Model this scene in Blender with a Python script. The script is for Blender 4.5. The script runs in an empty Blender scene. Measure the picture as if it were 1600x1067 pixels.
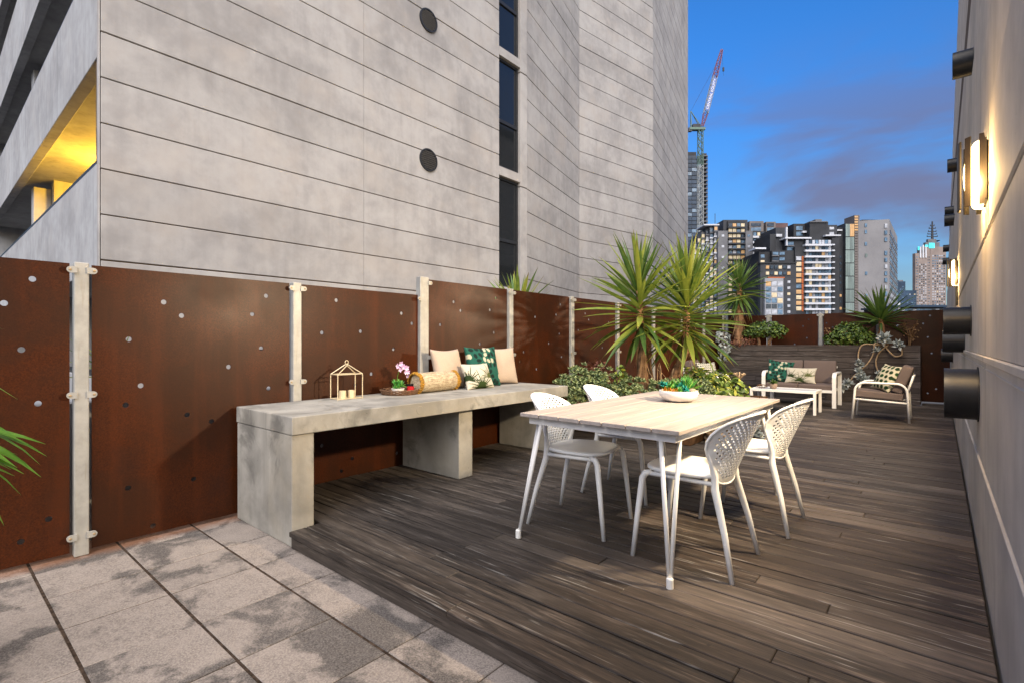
import bpy, bmesh, math, random
from mathutils import Vector, Matrix, noise as mnoise
from mathutils.geometry import delaunay_2d_cdt
R = math.radians
random.seed(7)
sc = bpy.context.scene
COL = sc.collection

# ------------------------------------------------------------------ camera, sky, sun, exposure
YAW = R(40.217)
cam_d = bpy.data.cameras.new('camera')
cam_d.sensor_width = 36.0
cam_d.lens = 17.775
cam_d.shift_y = 0.001
cam_d.clip_start = 0.05
cam_d.clip_end = 9000
cam = bpy.data.objects.new('camera', cam_d)
COL.objects.link(cam)
cam.location = (0, 0, 1.18)
cam.rotation_euler = (R(90), 0, YAW)
sc.camera = cam

SUN_EL = R(50)
SUN_DIR = Vector((0.70, -0.71, 0)).normalized()          # towards the sun, behind the camera
EXPOSURE = 1.97

world = bpy.data.worlds.new('World')
sc.world = world
world.use_nodes = True
wn = world.node_tree
wn.nodes.clear()
w_out = wn.nodes.new('ShaderNodeOutputWorld')
w_bg = wn.nodes.new('ShaderNodeBackground')
w_bg.inputs['Strength'].default_value = 0.08
w_sky = wn.nodes.new('ShaderNodeTexSky')
w_sky.sky_type = 'NISHITA'
w_sky.sun_disc = False
w_sky.sun_elevation = R(9)
w_sky.sun_rotation = math.atan2(SUN_DIR.x, SUN_DIR.y)
w_sky.ozone_density = 4.0
w_sky.air_density = 1.0
w_sky.dust_density = 0.6
w_tc = wn.nodes.new('ShaderNodeTexCoord')
w_sep = wn.nodes.new('ShaderNodeSeparateXYZ')
wn.links.new(w_tc.outputs['Generated'], w_sep.inputs[0])


def wmath(op, a, b=None, clamp=False):
    n = wn.nodes.new('ShaderNodeMath')
    n.operation = op
    n.use_clamp = clamp
    for i, v in enumerate((a, b)):
        if v is None:
            continue
        if isinstance(v, (int, float)):
            n.inputs[i].default_value = v
        else:
            wn.links.new(v, n.inputs[i])
    return n.outputs[0]


def wsmooth(x, lo, hi):
    n = wn.nodes.new('ShaderNodeMapRange')
    n.interpolation_type = 'SMOOTHSTEP'
    n.inputs['From Min'].default_value = lo
    n.inputs['From Max'].default_value = hi
    wn.links.new(x, n.inputs['Value'])
    return n.outputs[0]


def wmix(f, a, b):
    n = wn.nodes.new('ShaderNodeMix')
    n.data_type = 'RGBA'
    for i, v in ((0, f), (6, a), (7, b)):
        if isinstance(v, (int, float)):
            n.inputs[i].default_value = v
        elif isinstance(v, tuple):
            n.inputs[i].default_value = v + (1,)
        else:
            wn.links.new(v, n.inputs[i])
    return n.outputs[2]


w_tint = wn.nodes.new('ShaderNodeMix')
w_tint.data_type = 'RGBA'
w_tint.blend_type = 'MULTIPLY'
w_tint.inputs[0].default_value = 1.0
wn.links.new(w_sky.outputs[0], w_tint.inputs[6])
wn.links.new(wmix(wsmooth(w_sep.outputs[2], 0.0, 0.5), (0.53, 0.50, 0.51), (0.31, 0.66, 0.97)), w_tint.inputs[7])
w_map = wn.nodes.new('ShaderNodeMapping')
w_map.inputs['Scale'].default_value = (2.6, 2.6, 8.5)
w_map.inputs['Location'].default_value = (1.3, 0.35, 0.2)
wn.links.new(w_tc.outputs['Generated'], w_map.inputs[0])
w_noise = wn.nodes.new('ShaderNodeTexNoise')
w_noise.inputs['Scale'].default_value = 1.0
w_noise.inputs['Detail'].default_value = 5.0
w_noise.inputs['Roughness'].default_value = 0.52
w_noise.inputs['Distortion'].default_value = 0.35
wn.links.new(w_map.outputs[0], w_noise.inputs['Vector'])
cl = wsmooth(w_noise.outputs[0], 0.38, 0.60)
band = wmath('MULTIPLY', wsmooth(w_sep.outputs[2], 0.05, 0.2), wsmooth(w_sep.outputs[2], 0.50, 0.26))
cl = wmath('MULTIPLY', wmath('MULTIPLY', cl, band), 0.80)
w_cloudy = wmix(cl, w_tint.outputs[2], (0.64, 0.58, 0.88))
wn.links.new(w_cloudy, w_bg.inputs['Color'])
wn.links.new(w_bg.outputs[0], w_out.inputs[0])

sun_d = bpy.data.lights.new('sun', 'SUN')
sun_d.energy = 2.1
sun_d.angle = R(80)
sun_d.color = (1.0, 0.91, 0.82)
sun = bpy.data.objects.new('sun', sun_d)
COL.objects.link(sun)
_d = -(SUN_DIR * math.cos(SUN_EL) + Vector((0, 0, math.sin(SUN_EL))))
sun.rotation_euler = _d.to_track_quat('-Z', 'Y').to_euler()
sun.location = (6, -14, 12)

sc.view_settings.view_transform = 'Standard'
sc.view_settings.look = 'None'
sc.view_settings.exposure = EXPOSURE
sc.view_settings.gamma = 1.0
sc.view_settings.use_curve_mapping = False
sc.render.engine = 'CYCLES'
sc.cycles.use_denoising = True
sc.cycles.max_bounces = 6


# ------------------------------------------------------------------ materials
class NT:
    """small wrapper round a material's node tree"""

    def __init__(s, name, rough=0.8, spec=0.3, metal=0.0):
        s.m = bpy.data.materials.new(name)
        s.m.use_nodes = True
        s.t = s.m.node_tree
        s.n = s.t.nodes
        s.b = s.n['Principled BSDF']
        s.b.inputs['Roughness'].default_value = rough
        s.b.inputs['Specular IOR Level'].default_value = spec
        s.b.inputs['Metallic'].default_value = metal

    def put(s, sock, v):
        if isinstance(v, (int, float)):
            sock.default_value = v
        elif isinstance(v, tuple):
            sock.default_value = v + (1,) if len(v) == 3 and len(sock.default_value) == 4 else v
        else:
            s.t.links.new(v, sock)

    def pos(s):
        return s.n.new('ShaderNodeNewGeometry').outputs['Position']

    def obj(s):
        return s.n.new('ShaderNodeTexCoord').outputs['Object']

    def rnd(s):
        return s.n.new('ShaderNodeObjectInfo').outputs['Random']

    def rvec(s, vec, k=37.0):
        m = s.n.new('ShaderNodeVectorMath')
        m.operation = 'ADD'
        c = s.n.new('ShaderNodeCombineXYZ')
        r = s.math('MULTIPLY', s.rnd(), k)
        for i in range(3):
            s.t.links.new(r, c.inputs[i])
        s.t.links.new(vec, m.inputs[0])
        s.t.links.new(c.outputs[0], m.inputs[1])
        return m.outputs[0]

    def mapping(s, vec, scale, loc=(0, 0, 0), rot=(0, 0, 0)):
        m = s.n.new('ShaderNodeMapping')
        m.inputs['Scale'].default_value = scale
        m.inputs['Location'].default_value = loc
        m.inputs['Rotation'].default_value = rot
        s.t.links.new(vec, m.inputs[0])
        return m.outputs[0]

    def noise(s, vec, scale, detail=4, rough=0.55, dist=0.0):
        m = s.n.new('ShaderNodeTexNoise')
        m.inputs['Scale'].default_value = scale
        m.inputs['Detail'].default_value = detail
        m.inputs['Roughness'].default_value = rough
        m.inputs['Distortion'].default_value = dist
        s.t.links.new(vec, m.inputs['Vector'])
        return m.outputs[0]

    def voro(s, vec, scale, out='Distance'):
        m = s.n.new('ShaderNodeTexVoronoi')
        m.inputs['Scale'].default_value = scale
        s.t.links.new(vec, m.inputs['Vector'])
        return m.outputs[out]

    def step(s, x, lo, hi):
        m = s.n.new('ShaderNodeMapRange')
        m.interpolation_type = 'SMOOTHSTEP'
        m.inputs['From Min'].default_value = lo
        m.inputs['From Max'].default_value = hi
        s.t.links.new(x, m.inputs['Value'])
        return m.outputs[0]

    def math(s, op, a, b=0.0):
        m = s.n.new('ShaderNodeMath')
        m.operation = op
        s.put(m.inputs[0], a)
        s.put(m.inputs[1], b)
        return m.outputs[0]

    def mix(s, f, a, b, mode='MIX'):
        m = s.n.new('ShaderNodeMix')
        m.data_type = 'RGBA'
        m.blend_type = mode
        s.put(m.inputs[0], f)
        s.put(m.inputs[6], a)
        s.put(m.inputs[7], b)
        return m.outputs[2]

    def attr(s, name='Col'):
        a = s.n.new('ShaderNodeAttribute')
        a.attribute_name = name
        return a.outputs['Color']

    def sep(s, vec):
        a = s.n.new('ShaderNodeSeparateXYZ')
        s.t.links.new(vec, a.inputs[0])
        return a.outputs

    def color(s, c):
        s.put(s.b.inputs['Base Color'], c)

    def bump(s, h, strength=0.3, dist=0.01):
        b = s.n.new('ShaderNodeBump')
        b.inputs['Strength'].default_value = strength
        b.inputs['Distance'].default_value = dist
        s.t.links.new(h, b.inputs['Height'])
        s.t.links.new(b.outputs[0], s.b.inputs['Normal'])

    def rough(s, r):
        s.put(s.b.inputs['Roughness'], r)


def concrete(name, lo, hi, warm, pit=0.35, streak=0.35, rough=0.82, big=0.55, tint=0.06, bump=0.25, grime=None):
    m = NT(name, rough, 0.25)
    p = m.pos()
    n1 = m.noise(p, big, 5, 0.6, 0.4)
    n2 = m.noise(p, 4.5, 4, 0.6)
    n3 = m.noise(m.mapping(p, (5, 5, 0.35)), 1.0, 4, 0.6)
    f = m.math('ADD', m.math('MULTIPLY', n1, 0.55), m.math('ADD', m.math('MULTIPLY', n2, 0.25), m.math('MULTIPLY', n3, 0.2)))
    c = m.mix(m.step(f, 0.36, 0.64), lo, hi)
    c = m.mix(m.math('MULTIPLY', m.step(m.noise(p, 1.3, 3), 0.45, 0.75), 0.5), c, warm)
    c = m.mix(m.math('MULTIPLY', m.step(n3, 0.5, 0.78), streak), c, tuple(v * 0.55 for v in lo))
    if grime:
        g = m.math('MULTIPLY', m.step(m.noise(p, 2.3, 6, 0.65, 0.6), 0.53, 0.68), grime)
        c = m.mix(g, c, tuple(v * 0.42 for v in lo))
    v = m.voro(p, 26.0)
    pits = m.math('MULTIPLY', m.math('SUBTRACT', 1.0, m.step(v, 0.05, 0.13)), m.step(m.noise(p, 3.1, 2), 0.5, 0.62))
    c = m.mix(m.math('MULTIPLY', pits, pit), c, tuple(x * 0.3 for x in lo))
    c = m.mix(m.math('MULTIPLY', m.math('SUBTRACT', m.rnd(), 0.5), tint * 2), c, tuple(x * 0.4 for x in lo))
    m.color(c)
    h = m.math('SUBTRACT', m.math('ADD', m.math('MULTIPLY', m.noise(p, 40, 4), 0.4), n2), m.math('MULTIPLY', pits, 1.5))
    m.bump(h, bump, 0.006)
    return m.m


def plain(name, c, rough=0.5, spec=0.4, metal=0.0, var=0.08, scale=8.0, bump=0.0):
    m = NT(name, rough, spec, metal)
    p = m.obj()
    n = m.noise(m.rvec(p), scale, 4)
    m.color(m.mix(m.step(n, 0.3, 0.7), tuple(v * (1 - var) for v in c), tuple(min(1, v * (1 + var)) for v in c)))
    if bump:
        m.bump(m.noise(p, scale * 12, 3), bump, 0.003)
    return m.m


def emit(name, c, strength):
    m = NT(name, 0.4, 0.3)
    n = m.noise(m.rvec(m.obj()), 1.7, 2)
    col = m.mix(m.step(n, 0.35, 0.65), tuple(v * 0.55 for v in c), c)
    m.color(tuple(v * 0.3 for v in c))
    m.put(m.b.inputs['Emission Color'], col)
    m.b.inputs['Emission Strength'].default_value = strength
    return m.m


M = {}
M['tower'] = concrete('tower_concrete', (0.25, 0.24, 0.234), (0.375, 0.362, 0.348), (0.37, 0.335, 0.30), pit=0.25, streak=0.15, big=0.8, tint=0.12)
M['tower_joint'] = plain('joint_brown', (0.10, 0.068, 0.042), 0.9)
M['carpark'] = concrete('carpark_concrete', (0.25, 0.25, 0.255), (0.40, 0.41, 0.42), (0.38, 0.37, 0.36), pit=0.15, streak=0.5)
M['wallc'] = concrete('wall_concrete', (0.45, 0.425, 0.395), (0.65, 0.61, 0.565), (0.60, 0.53, 0.46), pit=0.3, streak=0.6, big=0.9)
M['bench'] = concrete('bench_concrete', (0.19, 0.186, 0.172), (0.36, 0.35, 0.32), (0.33, 0.29, 0.215), pit=0.85, streak=0.5, big=2.2, grime=0.6, bump=0.35)
M['slab'] = plain('dark_subfloor', (0.03, 0.023, 0.018), 0.9)


def tile_mat():
    m = NT('paving_stone', 0.85, 0.25)
    p = m.pos()
    fine = m.noise(p, 130, 4, 0.75)
    mid = m.noise(p, 9, 5, 0.6)
    c = m.mix(m.step(fine, 0.3, 0.7), (0.12, 0.104, 0.094), (0.36, 0.316, 0.284))
    c = m.mix(m.math('MULTIPLY', m.step(mid, 0.35, 0.7), 0.45), c, (0.36, 0.315, 0.28))
    c = m.mix(m.math('MULTIPLY', m.rnd(), 0.4), c, (0.22, 0.195, 0.178))
    # damp patches that stay where they dried last
    d = m.noise(m.mapping(m.rvec(p, 0.55), (2.3, 3.0, 1), (2.6, 5.2, 0)), 1.0, 6, 0.55, 0.5)
    d2 = m.noise(p, 34, 4, 0.7)
    d = m.math('ADD', d, m.math('MULTIPLY', m.math('SUBTRACT', m.rnd(), 0.5), 0.11))
    dm = m.step(m.math('ADD', d, m.math('MULTIPLY', m.math('SUBTRACT', d2, 0.5), 0.14)), 0.47, 0.575)
    c = m.mix(m.math('MULTIPLY', dm, 0.85), c, m.mix(m.step(fine, 0.3, 0.75), (0.03, 0.028, 0.027), (0.155, 0.142, 0.135)))
    # rust washed off the steel fence
    x = m.sep(p)[0]
    r = m.math('MULTIPLY', m.step(m.math('ADD', x, m.math('MULTIPLY', m.noise(p, 7, 4), 0.12)), -3.80, -3.93), 0.6)
    c = m.mix(r, c, (0.22, 0.085, 0.03))
    m.color(c)
    m.bump(m.math('ADD', fine, m.math('MULTIPLY', d2, 0.5)), 0.35, 0.004)
    return m.m


M['tile'] = tile_mat()
M['grit'] = plain('joint_grit', (0.05, 0.036, 0.027), 0.95, 0.1, 0, 0.5, 40)


def deck_mat(name, dark, mid, lite, along='x'):
    m = NT(name, 0.62, 0.35)
    p = m.pos()
    sc1 = {'x': (1.9, 30, 30), 'y': (30, 1.9, 30)}[along]
    sc2 = {'x': (7, 150, 150), 'y': (150, 7, 150)}[along]
    pr = m.rvec(p, 53)
    g1 = m.noise(m.mapping(pr, sc1), 1.0, 6, 0.62, 0.8)
    g2 = m.noise(m.mapping(pr, sc2), 1.0, 4, 0.65, 0.3)
    f = m.math('ADD', m.math('MULTIPLY', g1, 0.62), m.math('MULTIPLY', g2, 0.38))
    c = m.mix(m.step(f, 0.38, 0.60), dark, mid)
    c = m.mix(m.math('MULTIPLY', m.step(f, 0.52, 0.66), 0.75), c, lite)
    c = m.mix(m.math('MULTIPLY', m.step(m.rnd(), 0.3, 1.0), 0.65), c, tuple(v * 0.4 for v in mid))
    c = m.mix(m.math('MULTIPLY', m.step(m.math('FRACT', m.math('MULTIPLY', m.rnd(), 7.31)), 0.55, 1.0), 0.35), c, lite)
    # weathered blotches and worn grey streaks
    w = m.noise(m.mapping(p, (0.8, 1.3, 1), (3, 1, 0)), 1.4, 5, 0.6, 0.5)
    c = m.mix(m.math('MULTIPLY', m.step(w, 0.48, 0.66), 0.55), c, tuple(v * 0.55 for v in dark))
    scv = {'x': (2.2, 60, 60), 'y': (60, 2.2, 60)}[along]
    k = m.noise(m.mapping(pr, scv, (9, 4, 2)), 1.0, 3, 0.6)
    km = m.math('MULTIPLY', m.step(k, 0.60, 0.68), m.step(m.noise(p, 2.4, 3), 0.42, 0.56))
    c = m.mix(m.math('MULTIPLY', km, 0.85), c, (0.36, 0.34, 0.315))
    soot = m.noise(m.mapping(p, (0.55, 0.75, 1), (0.4, 2.2, 0)), 1.0, 5, 0.62, 0.6)
    c = m.mix(m.math('MULTIPLY', m.step(soot, 0.44, 0.62), 0.6), c, tuple(v * 0.35 for v in mid))
    shade_damp = m.math('ADD', m.sep(p)[0], m.math('MULTIPLY', m.math('SUBTRACT', m.noise(p, 0.8, 5, 0.6, 0.5), 0.5), 3.0))  # darker towards the bench: table shade painted in along with damp boards
    c = m.mix(m.math('MULTIPLY', m.step(shade_damp, -0.9, -2.3), 0.5), c, m.mix(m.step(f, 0.4, 0.62), (0.012, 0.0115, 0.011), (0.062, 0.058, 0.054)))
    crack = m.noise(m.mapping(pr, (sc2[0] * 0.45, sc2[1] * 0.6, sc2[2] * 0.6), (3, 8, 1)), 1.0, 3, 0.7, 0.4)
    c = m.mix(m.math('MULTIPLY', m.step(crack, 0.61, 0.68), 0.8), c, tuple(v * 0.5 for v in dark))
    # nail heads and knots
    v = m.voro(pr, 5.5)
    c = m.mix(m.math('MULTIPLY', m.math('SUBTRACT', 1.0, m.step(v, 0.03, 0.06)), 0.8), c, (0.012, 0.01, 0.009))
    m.color(c)
    m.rough(m.math('ADD', 0.5, m.math('MULTIPLY', f, 0.3)))
    m.bump(m.math('ADD', f, m.math('MULTIPLY', km, 0.4)), 0.45, 0.006)
    return m.m


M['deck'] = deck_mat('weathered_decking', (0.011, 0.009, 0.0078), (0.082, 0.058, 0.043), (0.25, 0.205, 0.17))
M['clad'] = deck_mat('weathered_cladding', (0.045, 0.034, 0.029), (0.12, 0.092, 0.08), (0.20, 0.165, 0.145))


def corten_mat():
    m = NT('corten_steel', 0.55, 0.22)
    p = m.pos()
    speck = m.noise(p, 120, 3, 0.75)
    blot = m.noise(p, 1.7, 5, 0.6, 0.3)
    st = m.noise(m.mapping(p, (6, 6, 0.5)), 1.0, 4, 0.6)
    c = m.mix(m.step(speck, 0.2, 0.8), (0.018, 0.0048, 0.0014), (0.074, 0.0175, 0.0034))
    c = m.mix(m.math('MULTIPLY', m.step(blot, 0.42, 0.60), 0.7), c, (0.026, 0.0085, 0.0026))
    c = m.mix(m.math('MULTIPLY', m.step(st, 0.46, 0.70), 0.3), c, (0.092, 0.021, 0.0045))
    c = m.mix(m.math('MULTIPLY', m.step(m.noise(p, 2.6, 4), 0.55, 0.72), 0.35), c, (0.02, 0.009, 0.006))
    w = m.voro(p, 60.0)
    chip = m.math('MULTIPLY', m.math('SUBTRACT', 1.0, m.step(w, 0.03, 0.08)), m.step(m.noise(p, 5, 3), 0.62, 0.7))
    c = m.mix(m.math('MULTIPLY', chip, 0.5), c, (0.3, 0.2, 0.14))
    m.color(c)
    m.rough(m.math('ADD', 0.26, m.math('MULTIPLY', blot, 0.3)))
    m.bump(speck, 0.18, 0.002)
    return m.m


M['corten'] = corten_mat()


def galv_mat():
    m = NT('galvanised_steel', 0.45, 0.5, 0.15)
    p = m.pos()
    v = m.voro(m.mapping(p, (1, 1, 0.6)), 55.0, 'Color')
    n = m.noise(p, 12, 5, 0.65)
    c = m.mix(m.step(n, 0.3, 0.7), (0.31, 0.305, 0.28), (0.40, 0.39, 0.36))
    c = m.mix(m.math('MULTIPLY', m.step(m.noise(m.mapping(p, (30, 30, 3)), 1, 4), 0.56, 0.7), 0.5), c, (0.26, 0.23, 0.17))
    m.color(c)
    m.bump(n, 0.15, 0.002)
    return m.m


M['galv'] = galv_mat()
M['bolt'] = plain('bolt_steel', (0.35, 0.25, 0.14), 0.5, 0.5, 0.3)
M['white_plastic'] = plain('white_plastic', (0.80, 0.80, 0.775), 0.42, 0.4, 0, 0.03, 5)
M['white_metal'] = plain('white_powder_coat', (0.80, 0.795, 0.77), 0.38, 0.45, 0, 0.03, 5)


def plank_mat():
    m = NT('bleached_tabletop', 0.55, 0.35)
    p = m.rvec(m.pos(), 11)
    g = m.noise(m.mapping(p, (45, 1.6, 45)), 1.0, 5, 0.6, 0.4)
    c = m.mix(m.step(g, 0.3, 0.7), (0.33, 0.285, 0.255), (0.44, 0.39, 0.355))
    m.color(c)
    m.bump(g, 0.12, 0.002)
    return m.m


M['plank'] = plank_mat()


def fabric(name, c, var=0.12, scale=380.0, bump=0.4):
    m = NT(name, 0.92, 0.12)
    p = m.obj()
    w = m.noise(m.mapping(p, (1, 1, 1.6)), scale, 2, 0.6)
    b = m.noise(p, 6, 3)
    cc = m.mix(m.step(w, 0.3, 0.7), tuple(v * (1 - var) for v in c), tuple(min(1, v * (1 + var)) for v in c))
    cc = m.mix(m.math('MULTIPLY', m.step(b, 0.45, 0.75), 0.2), cc, tuple(v * 0.75 for v in c))
    m.color(cc)
    m.bump(w, bump, 0.003)
    return m.m


M['taupe'] = fabric('taupe_outdoor_fabric', (0.135, 0.105, 0.096))
M['tan'] = fabric('beige_linen', (0.43, 0.34, 0.265))
M['straw'] = None
M['mustard'] = fabric('mustard_trim', (0.33, 0.175, 0.03), 0.3, 60)


def printed(name):
    m = NT(name, 0.92, 0.12)
    c = m.attr()
    w = m.noise(m.obj(), 380, 2)
    m.color(m.mix(m.math('MULTIPLY', m.step(w, 0.3, 0.7), 0.18), c, (0.1, 0.1, 0.1)))
    m.bump(w, 0.35, 0.003)
    return m.m


M['print'] = printed('printed_cotton')


def straw_mat():
    m = NT('woven_straw', 0.85, 0.2)
    p = m.obj()
    n = m.noise(m.mapping(p, (90, 90, 22)), 1.0, 3, 0.6, 0.5)
    n2 = m.noise(m.mapping(p, (30, 30, 160)), 1.0, 2)
    c = m.mix(m.step(n, 0.35, 0.65), (0.27, 0.20, 0.125), (0.50, 0.42, 0.29))
    c = m.mix(m.math('MULTIPLY', m.step(n2, 0.5, 0.7), 0.45), c, (0.58, 0.48, 0.32))
    m.color(c)
    m.bump(m.math('ADD', n, n2), 0.7, 0.006)
    return m.m


M['straw'] = straw_mat()
M['gold'] = plain('brushed_gold', (0.66, 0.56, 0.38), 0.42, 0.5, 0.4)
M['ceramic'] = plain('white_ceramic', (0.74, 0.72, 0.69), 0.45, 0.45, 0, 0.04, 12, 0.1)
M['clay'] = plain('beige_clay', (0.30, 0.22, 0.17), 0.8, 0.2, 0, 0.2, 30)
M['wicker'] = plain('brown_wicker', (0.14, 0.075, 0.04), 0.7, 0.3, 0, 0.4, 60, 0.4)
M['red_wax'] = plain('red_candle_glass', (0.42, 0.015, 0.02), 0.12, 0.5)
M['black_glass'] = plain('black_glass', (0.01, 0.01, 0.012), 0.15, 0.5)
M['black_metal'] = plain('black_powder_coat', (0.018, 0.019, 0.021), 0.42, 0.45, 0, 0.15, 20, 0.1)
M['vent_grey'] = plain('vent_slat_grey', (0.07, 0.07, 0.072), 0.5, 0.4)
M['bronze'] = plain('dark_bronze', (0.02, 0.015, 0.010), 0.45, 0.45, 0.2)
M['soil'] = plain('dark_soil', (0.025, 0.018, 0.012), 0.95, 0.1, 0, 0.4, 30, 0.8)
M['lamp_glow'] = emit('lamp_diffuser', (1.0, 0.72, 0.30), 5.5)
M['hose'] = plain('coiled_hose', (0.20, 0.15, 0.10), 0.55, 0.35, 0, 0.3, 20)


def leaf_mat(name, a, b, tip=False, rough=0.42, trans=0.25):
    m = NT(name, rough, 0.4)
    p = m.pos()
    c = m.mix(m.rnd(), a, b)
    c = m.mix(m.math('MULTIPLY', m.step(m.noise(p, 14, 3), 0.35, 0.7), 0.55), c, b)
    c = m.mix(m.math('MULTIPLY', m.step(m.noise(p, 3.0, 2), 0.5, 0.7), 0.4), c, tuple(v * 0.6 for v in a))
    if tip:
        tx = m.math('ADD', m.sep(m.obj())[0], m.math('MULTIPLY', m.rnd(), 0.12))
        c = m.mix(m.math('MULTIPLY', m.step(tx, 0.93, 1.08), 0.9), c, (0.20, 0.12, 0.05))
    m.color(c)
    if trans:
        tr = m.n.new('ShaderNodeBsdfTranslucent')
        m.t.links.new(c, tr.inputs[0])
        mx = m.n.new('ShaderNodeMixShader')
        mx.inputs[0].default_value = trans
        m.t.links.new(m.b.outputs[0], mx.inputs[1])
        m.t.links.new(tr.outputs[0], mx.inputs[2])
        m.t.links.new(mx.outputs[0], m.n['Material Output'].inputs[0])
    return m.m


M['yucca'] = leaf_mat('yucca_leaf', (0.10, 0.18, 0.03), (0.34, 0.38, 0.06), True)
M['yucca_dark'] = leaf_mat('yucca_leaf_dark', (0.045, 0.11, 0.026), (0.13, 0.21, 0.04), True)
M['dead'] = leaf_mat('dead_leaf', (0.16, 0.085, 0.035), (0.32, 0.19, 0.09), rough=0.8, trans=0.1)
M['bright'] = leaf_mat('fresh_leaf', (0.05, 0.15, 0.012), (0.13, 0.28, 0.025))


def bush_mat(name, cols):
    """each leaf island takes its own tone"""
    m = NT(name, 0.45, 0.4)
    g = m.n.new('ShaderNodeNewGeometry')
    r = g.outputs['Random Per Island']
    c = m.mix(m.step(r, 0.0, 0.55), cols[0], cols[1])
    c = m.mix(m.step(r, 0.6, 1.0), c, cols[2])
    m.color(c)
    return m.m


M['jade'] = bush_mat('jade_leaf', [(0.04, 0.085, 0.015), (0.17, 0.26, 0.035), (0.50, 0.48, 0.06)])
M['jade_dark'] = bush_mat('jade_leaf_dark', [(0.022, 0.055, 0.012), (0.08, 0.14, 0.025), (0.18, 0.25, 0.045)])
M['sedum'] = bush_mat('sedum_leaf', [(0.08, 0.125, 0.06), (0.21, 0.27, 0.12), (0.42, 0.45, 0.20)])
M['silver'] = bush_mat('silver_leaf', [(0.17, 0.20, 0.20), (0.32, 0.36, 0.35), (0.50, 0.53, 0.50)])
M['rusty_leaf'] = bush_mat('rust_coloured_leaf', [(0.07, 0.022, 0.014), (0.14, 0.05, 0.03), (0.22, 0.10, 0.05)])
M['orange_leaf'] = bush_mat('orange_succulent', [(0.35, 0.12, 0.01), (0.55, 0.24, 0.02), (0.4, 0.35, 0.05)])
M['teal_leaf'] = bush_mat('teal_succulent', [(0.0, 0.12, 0.09), (0.01, 0.25, 0.17), (0.03, 0.33, 0.33)])
M['green_leaf'] = bush_mat('green_succulent', [(0.03, 0.18, 0.03), (0.07, 0.32, 0.05), (0.22, 0.42, 0.08)])
M['orchid'] = bush_mat('orchid_petal', [(0.45, 0.25, 0.5), (0.62, 0.45, 0.68), (0.78, 0.72, 0.78)])
M['bark'] = plain('yucca_bark', (0.27, 0.155, 0.085), 0.9, 0.15, 0, 0.5, 16, 0.9)
M['stem'] = plain('woody_stem', (0.21, 0.13, 0.08), 0.85, 0.2, 0, 0.35, 25, 0.5)
M['pale_stem'] = plain('dry_stalk', (0.42, 0.30, 0.18), 0.85, 0.2, 0, 0.3, 25)
M['timber_brown'] = plain('brown_planter_timber', (0.075, 0.036, 0.014), 0.7, 0.3, 0, 0.3, 9, 0.3)

# glass, far building skins
g = NT('dark_window_glass', 0.06, 0.6)
g.color((0.012, 0.014, 0.016))
M['glass'] = g.m
M['win_dark'] = plain('far_window_dark', (0.03, 0.04, 0.055), 0.12, 0.6, 0, 0.5, 1.5)
M['win_blue'] = plain('far_window_blue', (0.09, 0.15, 0.22), 0.2, 0.5, 0, 0.4, 1.5)
M['win_pale'] = plain('far_window_curtain', (0.32, 0.34, 0.38), 0.4, 0.5, 0, 0.25, 1.5)
M['win_lit'] = emit('far_window_lit', (1.0, 0.82, 0.55), 0.14)
M['win_warm'] = emit('far_window_lit_dim', (1.0, 0.60, 0.28), 0.10)
M['far_black'] = plain('charcoal_render', (0.022, 0.024, 0.028), 0.7, 0.3, 0, 0.2, 0.2)
M['far_dark'] = plain('dark_grey_render', (0.035, 0.038, 0.045), 0.7, 0.3, 0, 0.2, 0.2)
M['far_grey'] = plain('grey_render', (0.12, 0.123, 0.133), 0.8, 0.3, 0, 0.2, 0.2)
M['far_grey_light'] = plain('pale_grey_frame', (0.22, 0.23, 0.25), 0.7, 0.3, 0, 0.1, 0.3)
M['far_beige'] = plain('beige_render', (0.13, 0.115, 0.11), 0.8, 0.3, 0, 0.15, 0.2)
M['far_brown'] = plain('brown_brick', (0.10, 0.06, 0.058), 0.8, 0.3, 0, 0.2, 0.2)
M['far_white'] = plain('white_balcony', (0.46, 0.48, 0.52), 0.6, 0.3, 0, 0.12, 0.3)
M['far_orange'] = plain('orange_panel', (0.30, 0.075, 0.018), 0.6, 0.3, 0, 0.2, 0.5)
M['far_conc'] = concrete('far_concrete', (0.15, 0.15, 0.16), (0.22, 0.22, 0.23), (0.20, 0.195, 0.195), pit=0.0, big=0.06, streak=0.25, bump=0.0)
M['far_glass'] = plain('pale_green_glass', (0.17, 0.22, 0.21), 0.3, 0.4, 0, 0.35, 0.15)
M['far_navy'] = plain('blue_glass', (0.028, 0.05, 0.085), 0.35, 0.25, 0, 0.35, 0.1)
M['far_stone'] = plain('pink_stone', (0.20, 0.165, 0.15), 0.8, 0.3, 0, 0.12, 0.1)
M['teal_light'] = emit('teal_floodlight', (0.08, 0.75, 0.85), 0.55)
M['crane_white'] = plain('crane_pale_steel', (0.27, 0.29, 0.29), 0.6, 0.3)
M['crane_red'] = plain('crane_red_steel', (0.19, 0.09, 0.13), 0.6, 0.3)
M['crane_green'] = plain('crane_green_steel', (0.10, 0.16, 0.13), 0.6, 0.3)
M['crane_blue'] = plain('crane_banner_blue', (0.10, 0.16, 0.38), 0.6, 0.3)
M['white_letter'] = plain('white_lettering', (0.8, 0.8, 0.8), 0.6, 0.3)
M['asphalt'] = plain('street_asphalt', (0.05, 0.05, 0.052), 0.9, 0.2, 0, 0.3, 0.2)


# ------------------------------------------------------------------ mesh helpers
def link(o, parent=None):
    COL.objects.link(o)
    if parent is not None:
        o.parent = parent
    return o


def tag(o, label=None, cat=None, group=None, kind=None):
    for k, v in (('label', label), ('category', cat), ('group', group), ('kind', kind)):
        if v:
            o[k] = v
    return o


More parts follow.
